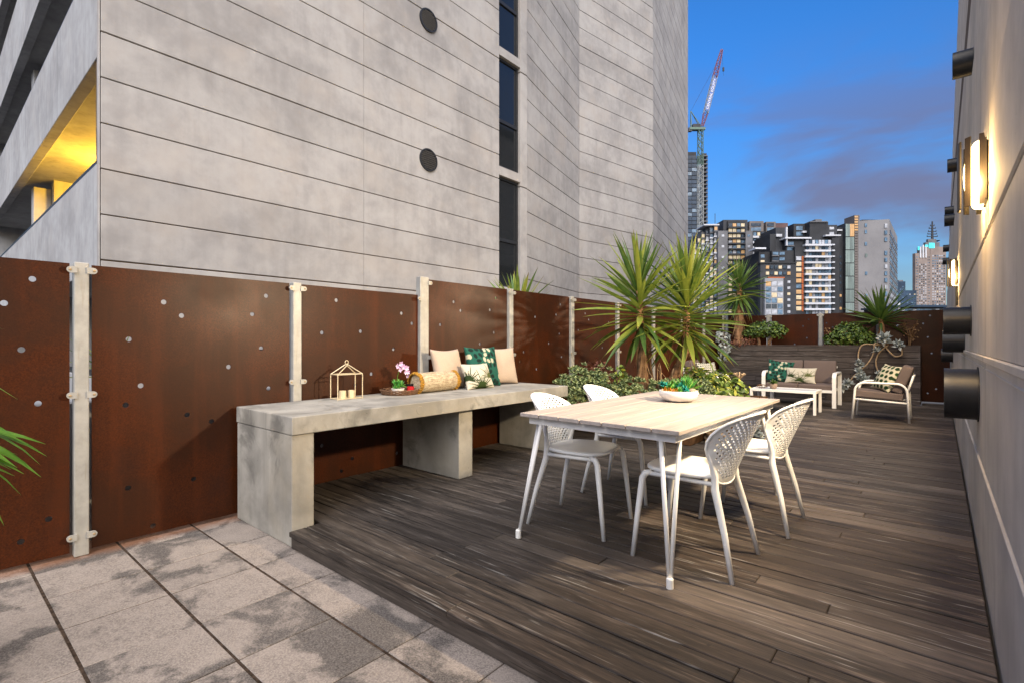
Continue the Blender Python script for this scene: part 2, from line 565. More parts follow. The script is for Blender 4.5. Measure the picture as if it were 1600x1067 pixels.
def thing(name, label, cat, loc=(0, 0, 0), rz=0.0, group=None):
    o = bpy.data.objects.new(name, None)
    o.empty_display_size = 0.1
    link(o)
    o.location = loc
    o.rotation_euler = (0, 0, rz)
    return tag(o, label, cat, group)


def build(name, bm, mat, parent=None, bevel=0.0, smooth=False, seg=1):
    if bevel:
        bmesh.ops.bevel(bm, geom=[e for e in bm.edges], offset=bevel, segments=seg, affect='EDGES', profile=0.5)
    me = bpy.data.meshes.new(name)
    bm.to_mesh(me)
    bm.free()
    if smooth:
        me.polygons.foreach_set('use_smooth', [True] * len(me.polygons))
    me.materials.append(mat)
    return link(bpy.data.objects.new(name, me), parent)


def share(name, me, parent=None, loc=(0, 0, 0), rot=(0, 0, 0), scale=(1, 1, 1)):
    o = bpy.data.objects.new(name, me)
    o.location, o.rotation_euler, o.scale = loc, rot, scale
    return link(o, parent)


def box(bm, x0, x1, y0, y1, z0, z1):
    vs = [bm.verts.new(p) for p in ((x0, y0, z0), (x1, y0, z0), (x1, y1, z0), (x0, y1, z0), (x0, y0, z1), (x1, y0, z1), (x1, y1, z1), (x0, y1, z1))]
    for f in ((3, 2, 1, 0), (4, 5, 6, 7), (0, 1, 5, 4), (1, 2, 6, 5), (2, 3, 7, 6), (3, 0, 4, 7)):
        bm.faces.new([vs[i] for i in f])


def BX(*a):
    bm = bmesh.new()
    box(bm, *a)
    return bm


def prism(bm, pts, z0, z1):
    """vertical prism over a polygon of (x, y) given anticlockwise"""
    a = [bm.verts.new((x, y, z0)) for x, y in pts]
    b = [bm.verts.new((x, y, z1)) for x, y in pts]
    bm.faces.new(a[::-1])
    bm.faces.new(b)
    n = len(pts)
    for i in range(n):
        bm.faces.new((a[i], a[(i + 1) % n], b[(i + 1) % n], b[i]))


def tube(bm, pts, radii, n=8, closed=False, caps=True, flat=1.0, ref=None):
    pts = [Vector(p) for p in pts]
    if isinstance(radii, (int, float)):
        radii = [radii] * len(pts)
    rings = []
    N = len(pts)
    prev = None
    for i, p in enumerate(pts):
        if closed:
            d = (pts[(i + 1) % N] - pts[i - 1]).normalized()
        else:
            d = (pts[min(i + 1, N - 1)] - pts[max(i - 1, 0)]).normalized()
        if prev is None:
            up = Vector(ref) if ref else (Vector((0, 0, 1)) if abs(d.z) < 0.9 else Vector((1, 0, 0)))
            a = d.cross(up).normalized()
        else:
            a = (prev - d * prev.dot(d)).normalized()
        prev = a
        b = d.cross(a).normalized()
        rings.append([bm.verts.new(p + a * (radii[i] * math.cos(2 * math.pi * k / n)) + b * (radii[i] * flat * math.sin(2 * math.pi * k / n))) for k in range(n)])
    m = N if closed else N - 1
    for i in range(m):
        r0, r1 = rings[i], rings[(i + 1) % N]
        for k in range(n):
            bm.faces.new((r0[k], r0[(k + 1) % n], r1[(k + 1) % n], r1[k]))
    if caps and not closed:
        bm.faces.new(rings[0][::-1])
        bm.faces.new(rings[-1])


def lathe(bm, prof, n=24, c=(0, 0, 0)):
    rings = []
    for r, z in prof:
        rings.append([bm.verts.new((c[0] + r * math.cos(2 * math.pi * k / n), c[1] + r * math.sin(2 * math.pi * k / n), c[2] + z)) for k in range(n)])
    for i in range(len(prof) - 1):
        for k in range(n):
            bm.faces.new((rings[i][k], rings[i][(k + 1) % n], rings[i + 1][(k + 1) % n], rings[i + 1][k]))
    bm.faces.new(rings[0][::-1])
    bm.faces.new(rings[-1])


def holed(outline, holes, nseg=14):
    """triangles of a flat outline pierced by round holes: (verts2d, tris, loops)"""
    co = [Vector(p) for p in outline]
    loops = [list(range(len(co)))]
    for (x, y, r) in holes:
        s = len(co)
        for k in range(nseg):
            a = 2 * math.pi * k / nseg
            co.append(Vector((x + r * math.cos(a), y + r * math.sin(a))))
        loops.append(list(range(s, s + nseg)))
    edges = []
    for l in loops:
        edges += [(l[i], l[(i + 1) % len(l)]) for i in range(len(l))]
    v, e, f, ov, oe, of = delaunay_2d_cdt(co, edges, [], 0, 1e-6)

    def inside(p):
        c = False
        n = len(outline)
        for i in range(n):
            x1, y1 = outline[i]
            x2, y2 = outline[(i + 1) % n]
            if (y1 > p.y) != (y2 > p.y) and p.x < (x2 - x1) * (p.y - y1) / (y2 - y1) + x1:
                c = not c
        return c
    tris = []
    for t in f:
        cc = (v[t[0]] + v[t[1]] + v[t[2]]) / 3
        if not inside(cc):
            continue
        if any((cc.x - x) ** 2 + (cc.y - y) ** 2 < (r * 0.97) ** 2 for x, y, r in holes):
            continue
        tris.append(tuple(t))
    return v, tris


def thick(bm, v, tris, fn, off):
    """a pierced sheet given thickness: fn maps 2d to 3d, off is the offset vector function"""
    a = [bm.verts.new(fn(p)) for p in v]
    b = [bm.verts.new(fn(p) + off(p)) for p in v]
    cnt = {}
    for t in tris:
        bm.faces.new((a[t[0]], a[t[1]], a[t[2]]))
        bm.faces.new((b[t[2]], b[t[1]], b[t[0]]))
        for i in range(3):
            e = (t[i], t[(i + 1) % 3])
            cnt[e] = cnt.get(e, 0) + 1
    for (i, j) in list(cnt):
        if (j, i) not in cnt:
            bm.faces.new((a[j], a[i], b[i], b[j]))
    for vv in [x for x in bm.verts if not x.link_faces]:
        bm.verts.remove(vv)


UNIT = {}


def unit(mat):
    if mat.name not in UNIT:
        bm = bmesh.new()
        box(bm, -0.5, 0.5, -0.5, 0.5, -0.5, 0.5)
        me = bpy.data.meshes.new('piece')
        bm.to_mesh(me)
        bm.free()
        me.materials.append(mat)
        UNIT[mat.name] = me
    return UNIT[mat.name]


def piece(name, mat, parent, x0, x1, y0, y1, z0, z1):
    return share(name, unit(mat), parent, ((x0 + x1) / 2, (y0 + y1) / 2, (z0 + z1) / 2), (0, 0, 0), (x1 - x0, y1 - y0, z1 - z0))


# ------------------------------------------------------------------ ground, terrace floor, deck
bm = bmesh.new()
vs = [bm.verts.new(p) for p in ((-4000, -4000, -20), (4000, -4000, -20), (4000, 6000, -20), (-4000, 6000, -20))]
bm.faces.new(vs)
tag(build('ground', bm, M['asphalt']), kind='structure')

WX, FX = 0.17, -4.0                    # face of the right wall, plane of the steel fence
DECK_Y = 1.52
floor = build('terrace_floor', BX(-5.3, 0.16, -2.5, 13.2, -0.55, -0.150), M['slab'])
tag(floor, kind='structure')
xs = [-4.28] + [-3.86 + 0.42 * i for i in range(11)]
ys = [-2.1 + 0.4215 * i for i in range(10)]
for i in range(len(xs) - 1):
    for j in range(len(ys) - 1):
        x0, x1, y0, y1 = xs[i] + 0.0026, xs[i + 1] - 0.0026, ys[j] + 0.006, ys[j + 1] - 0.006
        if x1 > 0.165:
            x1 = 0.165
        if y0 > DECK_Y - 0.05:
            continue
        y1 = min(y1, 1.69)
        dz = random.uniform(-0.002, 0.002)
        build('paving_tile', BX(x0, x1, y0, y1, -0.148, -0.110 + dz), M['tile'], floor, 0.003)
for i in range(len(xs) - 1):           # the narrow cut row under the front of the deck
    x0, x1 = xs[i] + 0.004, min(xs[i + 1] - 0.004, 0.165)
    build('paving_tile', BX(x0, x1, ys[-1] + 0.006, 2.0, -0.148, -0.110), M['tile'], floor, 0.003)

grit = build('joint_grit', BX(-4.29, 0.16, -2.1, 1.69, -0.149, -0.1135), M['grit'], floor)
grit['kind'] = 'stuff'

deck = build('deck', BX(-3.09, 0.15, 1.62, 1.66, -0.147, -0.032), M['slab'])
tag(deck, kind='structure')
for k in range(1, 22):
    if k * 0.52 + 1.62 > 12.6:
        break
# joists hidden below the boards
bmj = bmesh.new()
for x in (-3.95, -3.4, -2.8, -2.2, -1.6, -1.0, -0.4, 0.1):
    box(bmj, x, x + 0.045, 1.70, 12.75, -0.147, -0.033)
build('joist', bmj, M['slab'], deck)['kind'] = 'stuff'
random.seed(21)
PITCH = 0.1055
j = 0
while True:
    y0 = DECK_Y + PITCH * j
    y1 = y0 + PITCH - 0.0075
    if y1 > 12.84:
        break
    xa, xb = -3.985, 0.158
    if y0 < 1.70:
        xa = -3.105
    if j == 0:
        y0 -= 0.008
    if y0 > 12.13:
        xa = -0.262
    cuts = [xa]
    if xb - xa > 1:
        n = random.choice((1, 2, 2))
        c = sorted(random.uniform(xa + 0.5, xb - 0.5) for _ in range(n))
        for q in c:
            if q - cuts[-1] > 0.7 and xb - q > 0.5:
                cuts.append(q)
    cuts.append(xb)
    for a, b in zip(cuts[:-1], cuts[1:]):
        dz = random.uniform(-0.0028, 0.0022)
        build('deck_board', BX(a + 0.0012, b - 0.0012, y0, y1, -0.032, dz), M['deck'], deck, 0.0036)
    j += 1
build('fascia_board', BX(-3.105, 0.158, 1.527, 1.552, -0.108, -0.040), M['deck'], deck, 0.004)

# ------------------------------------------------------------------ right wall of board-marked concrete
wall = thing('building_wall', 'tall pale concrete wall with round vents and wall lamps along the deck', 'wall', (WX, 5, -0.15))
wall_core = build('wall_core', BX(0.08, 0.6, -6.2, 17, -19.8, 5.2), M['tower_joint'], wall)
for ya, za, zb_ in ((1.4, 5.2, 7.5), (5.4, 7.5, 9.9), (11.0, 9.9, 12.3)):  # core cut back in the same steps to let the sun in
    build('wall_core', BX(0.30 if za > 6 else 0.26, 0.9, ya, 17, za + 0.002, zb_), M['tower_joint'], wall)
zrow = [-0.12, 0.535, 1.105, 1.69, 2.255, 2.82, 3.40, 3.98, 4.56, 5.14, 5.72, 6.3, 6.9, 7.5, 8.1, 8.7, 9.3, 9.9, 10.5, 11.1, 11.7, 12.3]
for r in range(len(zrow) - 1):
    z0, z1 = zrow[r], zrow[r + 1]
    g0 = 0.009
    if r == 3:
        z0 += 0.006
    lean = max(0.0, z0 - 1.7) * 0.030
    # upper rows cut away out of view so soft sun fills the terrace
    y_first = -1.2 if z0 < 5.1 else 6.4 if z0 < 7.4 else 10.4 if z0 < 9.8 else 16.0
    seams = [-1.2, 5.24, 11.9, 22.0] if r == 0 else [y_first] + [q for q in (7.4 if r % 2 else 3.9, 14.5) if q > y_first + 1] + [22.0]
    for a, b in zip(seams[:-1], seams[1:]):
        build('concrete_panel', BX(lean, 0.078 + lean, a - 5 + 0.003, b - 5 - 0.003, z0 + 0.15 + g0, z1 + 0.15 - g0), M['wallc'], wall, 0.006)
# raised drip strips at the first two joints
for zz, hh, dd in ((0.535, 0.018, 0.008), (1.100, 0.030, 0.010), (1.052, 0.010, 0.004)):
    build('drip_strip', BX(-dd, 0.07, -6.2, 17, zz + 0.15 - hh / 2, zz + 0.15 + hh / 2), M['wallc'], wall, 0.004)


def wall_lamp(y, z, label, power):
    t = thing('wall_lamp', label, 'lamp', (WX, y, z), 0, 'glowing lamps on the concrete wall')
    build('back_plate', BX(-0.016, -0.001, -0.10, 0.10, -0.135, 0.135), M['bronze'], t, 0.003)
    # lens shaped glowing diffuser
    bm = bmesh.new()
    rings = []
    for i in range(9):
        s = -1 + 2 * i / 8
        h = 0.148 * s
        k = math.sqrt(max(0.0, 1 - (0.86 * s) ** 2))
        rings.append([bm.verts.new((-0.014 - 0.070 * k * math.sin(a), -0.10 * k ** 0.5 * math.cos(a), h)) for a in [math.pi * q / 14 for q in range(15)]])
    for i in range(8):
        for q in range(14):
            bm.faces.new((rings[i][q], rings[i][q + 1], rings[i + 1][q + 1], rings[i + 1][q]))
    bm.faces.new(rings[0])
    bm.faces.new(rings[-1][::-1])
    build('diffuser', bm, M['lamp_glow'], t, smooth=True)
    # three curved metal bands leave two bright slots
    for (a0, a1, hh) in ((-8, 13, 0.160), (32, 47, 0.160), (64, 116, 0.158), (133, 148, 0.160), (167, 188, 0.160)):
        bm = bmesh.new()
        nn = 10
        for r0, flip in ((1.0, 0), ):
            inn, out = [], []
            for q in range(nn + 1):
                a = R(a0 + (a1 - a0) * q / nn)
                ca, sa = math.cos(a), max(math.sin(a), -0.05)
                hq = hh
                if (a0 < 0 and q < 5) or (a0 > 150 and q > nn - 5):
                    hq = hh - 0.022
                inn.append((-0.012 - 0.088 * sa, -0.120 * ca, hq))
                out.append((-0.012 - 0.094 * sa, -0.127 * ca, hq))
            for ia in range(nn):
                p = [inn[ia], inn[ia + 1], out[ia + 1], out[ia]]
                lo = [bm.verts.new((v[0], v[1], -v[2])) for v in p]
                hi = [bm.verts.new((v[0], v[1], v[2])) for v in p]
                bm.faces.new(lo[::-1])
                bm.faces.new(hi)
                for e in range(4):
                    bm.faces.new((lo[e], lo[(e + 1) % 4], hi[(e + 1) % 4], hi[e]))
        bmesh.ops.remove_doubles(bm, verts=bm.verts, dist=1e-5)
        build('band', bm, M['bronze'], t)
    ld = bpy.data.lights.new('bulb', 'AREA')
    ld.shape = 'DISK'
    ld.size = 0.16
    ld.energy = power
    ld.color = (1.0, 0.79, 0.53)
    lo = bpy.data.objects.new('bulb', ld)
    link(lo, t)
    lo.location = (-0.112, 0, 0)
    lo.rotation_euler = (0, R(90), 0)
    for dy in (-0.16, 0.16):                    # light that leaves through the open sides and washes the wall
        gd = bpy.data.lights.new('side_glow', 'POINT')
        gd.energy = power * 0.10
        gd.color = (1.0, 0.62, 0.24)
        gd.shadow_soft_size = 0.03
        go = bpy.data.objects.new('side_glow', gd)
        link(go, t)
        go.location = (-0.075, dy * 1.2, -0.05)
    return t


wall_lamp(3.24, 1.965, 'large glowing bronze wall lamp with two bright slots nearest on the concrete wall', 46)
wall_lamp(8.10, 2.015, 'smaller looking lit wall lamp farther along the wall below two black vents', 52)

bm = bmesh.new()
tube(bm, [(-0.012, 3.12, 1.62 + 0.15), (-0.012, 3.12, 1.86 + 0.15)], 0.012, 8)
build('conduit', bm, M['black_metal'], wall)


def cowl(y, z, r, ln, label):
    t = thing('vent_cowl', label, 'vent', (WX + max(0, z - 1.7) * 0.03, y, z), 0, 'black round vents sticking out of the wall')
    bm = bmesh.new()
    n = 36
    prof = [(r, 0.01), (r, -ln), (r - 0.008, -ln), (r - 0.008, -ln + 0.04)]
    rings = [[bm.verts.new((x, rr * math.cos(2 * math.pi * k / n), rr * math.sin(2 * math.pi * k / n))) for k in range(n)] for rr, x in prof]
    for i in range(3):
        for k in range(n):
            bm.faces.new((rings[i][k], rings[i + 1][k], rings[i + 1][(k + 1) % n], rings[i][(k + 1) % n]))
    bm.faces.new(rings[-1])
    bmesh.ops.recalc_face_normals(bm, faces=bm.faces)
    o = build('hood', bm, M['black_metal'], t, smooth=True)
    md = o.modifiers.new('edge', 'EDGE_SPLIT')
    md.split_angle = R(40)
    bm = bmesh.new()
    lathe(bm, [(r + 0.012, 0), (r + 0.012, 0.005), (r - 0.002, 0.006)], 32)
    fl = build('flange', bm, M['black_metal'], t)
    fl.rotation_euler = (0, R(-90), 0)
    fl.location = (-0.0005, 0, 0)
    return t


cowl(3.93, 0.885, 0.145, 0.15, 'largest black round vent, lowest and nearest on the concrete wall')
cowl(4.79, 1.332, 0.097, 0.15, 'black round vent on the wall just above the big low vent')
cowl(6.02, 1.19, 0.097, 0.15, 'black round vent half hidden behind the second nearest vent')
cowl(11.05, 0.97, 0.11, 0.15, 'small far black vent low on the wall beside the back fence')
cowl(5.87, 3.59, 0.11, 0.14, 'black round vent highest on the wall against the sky')
cowl(10.62, 3.98, 0.105, 0.145, 'black vent on the wall level with the near lamp, against the sky')
cowl(12.5, 3.46, 0.11, 0.155, 'front one of two overlapping far vents below the near lamp')
cowl(13.6, 3.84, 0.10, 0.155, 'rear one of two overlapping far vents below the near lamp')
cowl(20.9, 4.12, 0.11, 0.16, 'upper of two distant vents just above the far lamp')
cowl(20.9, 3.72, 0.11, 0.16, 'lower of two distant vents touching the far lamp glow')

# ------------------------------------------------------------------ rusted steel fences
HOLES = {
    0: [(0.441, 1.545), (0.325, 1.399), (0.395, 1.139), (0.465, 0.827), (0.393, 0.047), (0.511, 0.145), (0.05, 1.2), (-0.2, 0.5)],
    1: [(1.088, 1.451), (1.193, 1.364), (0.895, 1.201), (1.663, 1.395), (1.767, 1.541), (1.729, 1.135), (1.495, 1.002), (0.959, 0.899), (0.879, 0.78), (1.227, 0.679), (1.786, 0.824), (1.381, 0.616), (0.892, 0.244), (1.027, -0.037), (1.268, 0.225)],
    2: [(2.366, 1.545), (2.232, 1.263), (2.606, 1.28), (3.062, 1.462), (3.188, 1.368), (2.967, 1.117), (2.719, 0.892), (2.232, 0.309), (2.521, 0.149), (2.415, 0.059), (3.009, 0.117), (2.55, 0.80)],
    3: [(3.754, 1.616), (3.857, 1.527), (3.562, 1.365), (4.431, 1.702), (4.33, 1.557), (4.399, 1.297), (4.161, 1.164), (3.631, 1.065)],
    4: [(5.192, 1.509), (5.663, 1.558), (5.738, 1.299), (5.492, 1.167), (4.952, 1.06), (5.221, 0.835), (4.881, 0.944), (5.792, 0.983), (5.765, 1.702)],
    5: [(6.405, 1.607), (6.504, 1.519), (6.219, 1.358), (6.9, 1.1), (7.1, 1.5)],
}
side_fence = thing('steel_fence', 'long rust brown pierced steel screen with pale posts behind the bench', 'fence', (FX, 6, -0.11))


def clamp_mesh():
    bm = bmesh.new()
    w, h, n = 0.030, 0.019, 8
    pts = [(0, -h)] + [(w + h * math.sin(math.pi * k / n), -h * math.cos(math.pi * k / n)) for k in range(n + 1)] + [(0, h)]
    a = [bm.verts.new((0, x, z)) for x, z in pts]
    b = [bm.verts.new((0.012, x, z)) for x, z in pts]
    bm.faces.new(a[::-1])
    bm.faces.new(b)
    for i in range(len(pts)):
        q = (i + 1) % len(pts)
        bm.faces.new((a[i], a[q], b[q], b[i]))
    me = bpy.data.meshes.new('clamp')
    bm.to_mesh(me)
    bm.free()
    me.materials.append(M['galv'])
    bm = bmesh.new()
    lathe(bm, [(0.007, 0), (0.007, 0.004), (0.004, 0.006)], 10)
    mb = bpy.data.meshes.new('bolt')
    bm.to_mesh(mb)
    bm.free()
    mb.materials.append(M['bolt'])
    return me, mb


CL, BO = clamp_mesh()


def fence_run(root, posts, tops, base, holes, z_off, axis, first, last, clamp_levels):
    """posts along local y of the root, screens hung between them"""
    def place(name, bm, mat, bev=0.0):
        return build(name, bm, mat, root, bev)
    for i, p in enumerate(posts):
        hw = 0.055 if (axis == 'side' and abs(p - 3.325) < 0.01) else 0.035
        top = max(tops[i], tops[i + 1])
        place('post', BX(-0.035, 0.035, p - hw, p + hw, base, top + 0.008 + (0.01 if hw > 0.05 else 0)), M['galv'], 0.004)
        for s in (-1, 1):
            tt = tops[i] if s < 0 else tops[i + 1]
            for lv in clamp_levels:
                z = lv + (tt - 1.655)
                if lv < 0.3:
                    z = lv
                o = share('clamp', CL, root, (0.0355, p + s * (hw - 0.012), z), (0 if s > 0 else math.pi, 0, 0))
                share('bolt', BO, o, (0.012, 0.033, 0), (0, R(90), 0))
    edges = [first] + list(posts) + [last]
    for i in range(len(edges) - 1):
        a = edges[i] + (0.052 if i else 0)
        b = edges[i + 1] - (0.052 if i < len(edges) - 2 else 0)
        if axis == 'side' and i < len(posts) and abs(posts[i] - 3.325) < 0.01:
            b -= 0.012
        if axis == 'side' and i and abs(posts[i - 1] - 3.325) < 0.01:
            a += 0.012
        t = tops[i]
        hs = [(y, z + z_off, 0.0165) for y, z in holes.get(i, []) if a + 0.03 < y < b - 0.03]
        if i not in holes:
            rr = random.Random(i * 7 + len(posts))
            for _ in range(9):
                y, z = rr.uniform(a + 0.08, b - 0.08), rr.uniform(0.3, 1.7) + z_off
                if all((y - q[0]) ** 2 + (z - q[1]) ** 2 > 0.01 for q in hs):
                    hs.append((y, z, 0.0165))
        v, tr = holed([(a, base + 0.025), (b, base + 0.025), (b, t), (a, t)], hs)
        bm = bmesh.new()
        thick(bm, v, tr, lambda p: Vector((-0.004, p.x, p.y)), lambda p: Vector((0.008, 0, 0)))
        bmesh.ops.recalc_face_normals(bm, faces=bm.faces)
        build('steel_panel', bm, M['corten'], root)


ZO = 0.11
posts = [-0.69, 0.656, 2.003, 3.325, 4.683, 6.03, 7.36, 8.71, 10.03, 11.30, 12.62]
tops = [1.655] * 4 + [1.822] * 8
side_fence.location = (FX, 0, -0.11)
fence_run(side_fence, posts, [t + ZO for t in tops], 0.0, {i + 1: v for i, v in HOLES.items()}, ZO, 'side', -2.0, 12.80, [1.505 + ZO, 0.755 + ZO, 0.012 + ZO])

back_fence = thing('steel_fence', 'rust brown pierced steel screen across the end of the deck behind the timber planter', 'fence', (0, 12.84, 0.0), R(90))
BH = [(-2.223, 1.691), (-2.331, 1.544), (-2.255, 1.281), (-2.498, 1.142), (-1.924, 1.657), (-1.88, 1.601), (-1.764, 1.507), (-0.142, 1.703), (-0.246, 1.551), (-0.177, 1.285), (-0.119, 0.973), (-0.051, 0.281), (-0.177, 0.191), (-1.184, 1.696), (-0.652, 1.52)]
bh = {k: [] for k in range(4)}
for x, z in BH:                        # local y of the rotated root runs towards -x
    y = -x
    bh[0 if y < 0.95 else 1 if y < 1.99 else 2 if y < 3.03 else 3].append((y, z))
bh[3] += [(3.5, 1.5), (3.7, 1.2)]
fence_run(back_fence, [0.95, 1.99, 3.03], [1.81] * 4, 0.0, bh, 0.0, 'back', -0.155, 3.93, [1.62, 0.9, 0.1])
back_fence.rotation_euler = (0, 0, R(90))
for ch in back_fence.children:         # clamps face the terrace, which is this root's -x side
    if ch.name.startswith('clamp'):
        ch.location.x = -0.0355 - 0.012

# ------------------------------------------------------------------ concrete bench
bench = thing('concrete_bench', 'long board-marked concrete bench on three blocks along the rusty fence', 'bench', (-3.55, 3.07, 0))
bench_at = Vector((-3.55, 3.07, 0))


def bpart(name, x0, x1, y0, y1, z0, z1, bev=0.006):
    return build(name, BX(x0 + 3.55, x1 + 3.55, y0 - 3.07, y1 - 3.07, z0, z1), M['bench'], bench, bev, seg=2)


bpart('slab', -3.95, -3.10, 1.53, 4.615, 0.597, 0.712)
bpart('support_block', -3.945, -3.115, 1.535, 1.685, -0.109, 0.594)
bpart('support_block', -3.945, -3.165, 3.035, 3.20, 0.001, 0.594)
bpart('support_block', -3.945, -3.165, 4.435, 4.60, 0.001, 0.594)
# hand filled round patches on the front edge
for y, z, r in ((2.55, 0.655, 0.032), (3.13, 0.632, 0.026)):
    bm = bmesh.new()
    lathe(bm, [(r, 0), (r * 0.96, 0.0016)], 20)
    o = build('patch', bm, M['bench'], bench)
    o.rotation_euler = (0, R(90), 0)
    o.location = (-3.0995 + 3.55, y - 3.07, z)

# ------------------------------------------------------------------ cushions
def pillow(bm, w, h, t, n=26, pinch=0.10):
    lay = bm.loops.layers.color.new('Col')
    grid = {}
    for s in (0, 1):
        for i in range(n + 1):
            for j in range(n + 1):
                u, v = -1 + 2 * i / n, -1 + 2 * j / n
                edge = i in (0, n) or j in (0, n)
                if s and edge:
                    grid[s, i, j] = grid[0, i, j]
                    continue
                px = u * w / 2 * (1 - pinch * (1 - v * v))
                pz = v * h / 2 * (1 - pinch * (1 - u * u))
                d = t / 2 * max(0.0, (1 - u ** 2) * (1 - v ** 2)) ** 0.38
                wob = 0.05 * t * math.sin(5 * u + 2 * v + w * 40) * (1 - max(abs(u), abs(v)))
                grid[s, i, j] = bm.verts.new((px, (-d + wob) if s == 0 else (d + wob), pz))
    for s in (0, 1):
        for i in range(n):
            for j in range(n):
                q = [grid[s, i, j], grid[s, i + 1, j], grid[s, i + 1, j + 1], grid[s, i, j + 1]]
                try:
                    bm.faces.new(q if s == 0 else q[::-1])
                except ValueError:
                    pass
    return lay


def cushion(name, label, w, h, t, mat, loc, rot, pattern=None, parent=None, group=None, cat='cushion', n=26):
    bm = bmesh.new()
    if pattern:
        n = 64
    lay = pillow(bm, w, h, t, n)
    if pattern:
        for f in bm.faces:
            for l in f.loops:
                c = pattern(l.vert.co.x, l.vert.co.z)
                l[lay] = (c[0], c[1], c[2], 1)
    o = build(name, bm, mat, parent, smooth=True)
    o.location, o.rotation_euler = loc, rot
    if label:
        tag(o, label, cat, group)
    return o


_rp = random.Random(5)
OVALS = []
for i in range(46):
    OVALS.append((_rp.uniform(-0.23, 0.23), _rp.uniform(-0.23, 0.23), _rp.uniform(0, 3.14), _rp.choice('ggggw')))
GRID = []
for i in range(-4, 5):
    for k in range(-4, 5):
        if _rp.random() < 0.25:
            continue
        GRID.append((i * 0.062 + (0.031 if k % 2 else 0) + _rp.uniform(-0.012, 0.012), k * 0.058 + _rp.uniform(-0.01, 0.01), _rp.uniform(0, 3.14), 'w' if _rp.random() < 0.3 else 'g'))


def srgb(c):
    return tuple(v for v in c)


def p_teal(x, z):
    c = (0.085, 0.32, 0.27)
    for (a, b, th, k) in GRID:
        dx, dz = x - a, z - b
        u, v = dx * math.cos(th) + dz * math.sin(th), -dx * math.sin(th) + dz * math.cos(th)
        if (u / 0.029) ** 2 + (v / 0.020) ** 2 < 1:
            c = (0.70, 0.69, 0.60) if k == 'w' else (0.008, 0.125, 0.10)
    return c


def p_dots(x, z):
    c = (0.74, 0.72, 0.63)
    k = round(z / 0.080)
    off = 0.046 if k % 2 else 0
    i = round((x - off) / 0.092)
    dx, dz = x - off - i * 0.092, z - k * 0.080
    if (dx / 0.034) ** 2 + (dz / 0.029) ** 2 < 1:
        c = (0.05, 0.17, 0.06) if (i + k) % 3 else (0.075, 0.235, 0.10)
    return c


def p_small(x, z):
    c = (0.74, 0.73, 0.68)
    k = round(z / 0.045)
    off = 0.023 if k % 2 else 0
    i = round((x - off) / 0.046)
    dx, dz = x - off - i * 0.046, z - k * 0.045
    if (dx / 0.017) ** 2 + (dz / 0.012) ** 2 < 1:
        c = (0.04, 0.17, 0.11)
    return c


def sprig(cx, cz, rad, nb, th0):
    def f(x, z):
        dx, dz = x - cx, z - cz
        r = math.hypot(dx, dz)
        if r > rad or r < 1e-4:
            return False
        a = math.atan2(dz, dx) - th0
        k = round(a / (math.pi / nb))
        da = abs(a - k * math.pi / nb) * r
        rl = rad * (0.72 + 0.28 * math.sin(k * 2.3))
        return 0 <= k <= nb and r < rl and da < 0.0062 * (1 - r / rl) + 0.0026
    return f


SPR = [sprig(0.0, -0.13, 0.19, 15, -0.1), sprig(0.14, -0.04, 0.17, 13, 0.25), sprig(-0.16, -0.05, 0.17, 13, -0.3)]


def p_palm(x, z):
    c = (0.74, 0.72, 0.66)
    for q, s in enumerate(SPR):
        if s(x, z):
            c = ((0.16, 0.23, 0.07), (0.30, 0.33, 0.17), (0.12, 0.19, 0.06))[q]
    return c


LEAN = R(-14)                          # cushions on the bench lean back on the fence and face the deck


def bench_cushion(label, y, x, s, mat, yaw=0, pat=None, t=0.15, w=None, lean=LEAN):
    w = w or s
    o = cushion('cushion', label, w, s, t, mat, (x, y, 0.714 + s / 2 * math.cos(lean) - 0.006), (lean, 0, R(90 + yaw)), pat)
    return o


bench_cushion('plain beige cushion leaning on the wide fence post behind the straw bolster', 3.49, -3.80, 0.42, M['tan'], 6)
bench_cushion('plain beige cushion at the far end of the row on the bench', 4.29, -3.80, 0.43, M['tan'], -14)
bench_cushion('square teal cushion printed with dark leaves and white blobs on the concrete bench', 3.94, -3.745, 0.44, M['print'], -4, p_teal)
bench_cushion('small white cushion with green palm sprigs in front of the teal one on the bench', 3.73, -3.62, 0.28, M['print'], -2, p_palm, 0.12, 0.38, R(-24))

# bolster
bol = thing('bolster', 'straw coloured woven bolster with mustard tasselled ends on the bench', 'bolster', (-3.70, 3.23, 0.808), R(4))
bm = bmesh.new()
lathe(bm, [(0.02, -0.245), (0.075, -0.243), (0.090, -0.225), (0.094, -0.1), (0.096, 0), (0.094, 0.1), (0.090, 0.225), (0.075, 0.243), (0.02, 0.245)], 28)
o = build('cover', bm, M['straw'], bol, smooth=True)
o.rotation_euler = (R(90), 0, 0)
for s in (-1, 1):
    bm = bmesh.new()
    for k in range(64):
        a = 2 * math.pi * k / 64 + random.uniform(-0.03, 0.03)
        r0, r1 = 0.082, 0.098 + random.uniform(-0.005, 0.006)
        tube(bm, [(r0 * math.cos(a), s * 0.222, r0 * math.sin(a)), (r1 * math.cos(a), s * (0.236 + random.uniform(0, 0.01)), r1 * math.sin(a)), ((r1 - 0.012) * math.cos(a), s * (0.262 + random.uniform(0, 0.014)), (r1 - 0.012) * math.sin(a))], 0.0055, 5)
    tr = build('tassel_trim', bm, M['mustard'], bol)
    tr['kind'] = 'stuff'

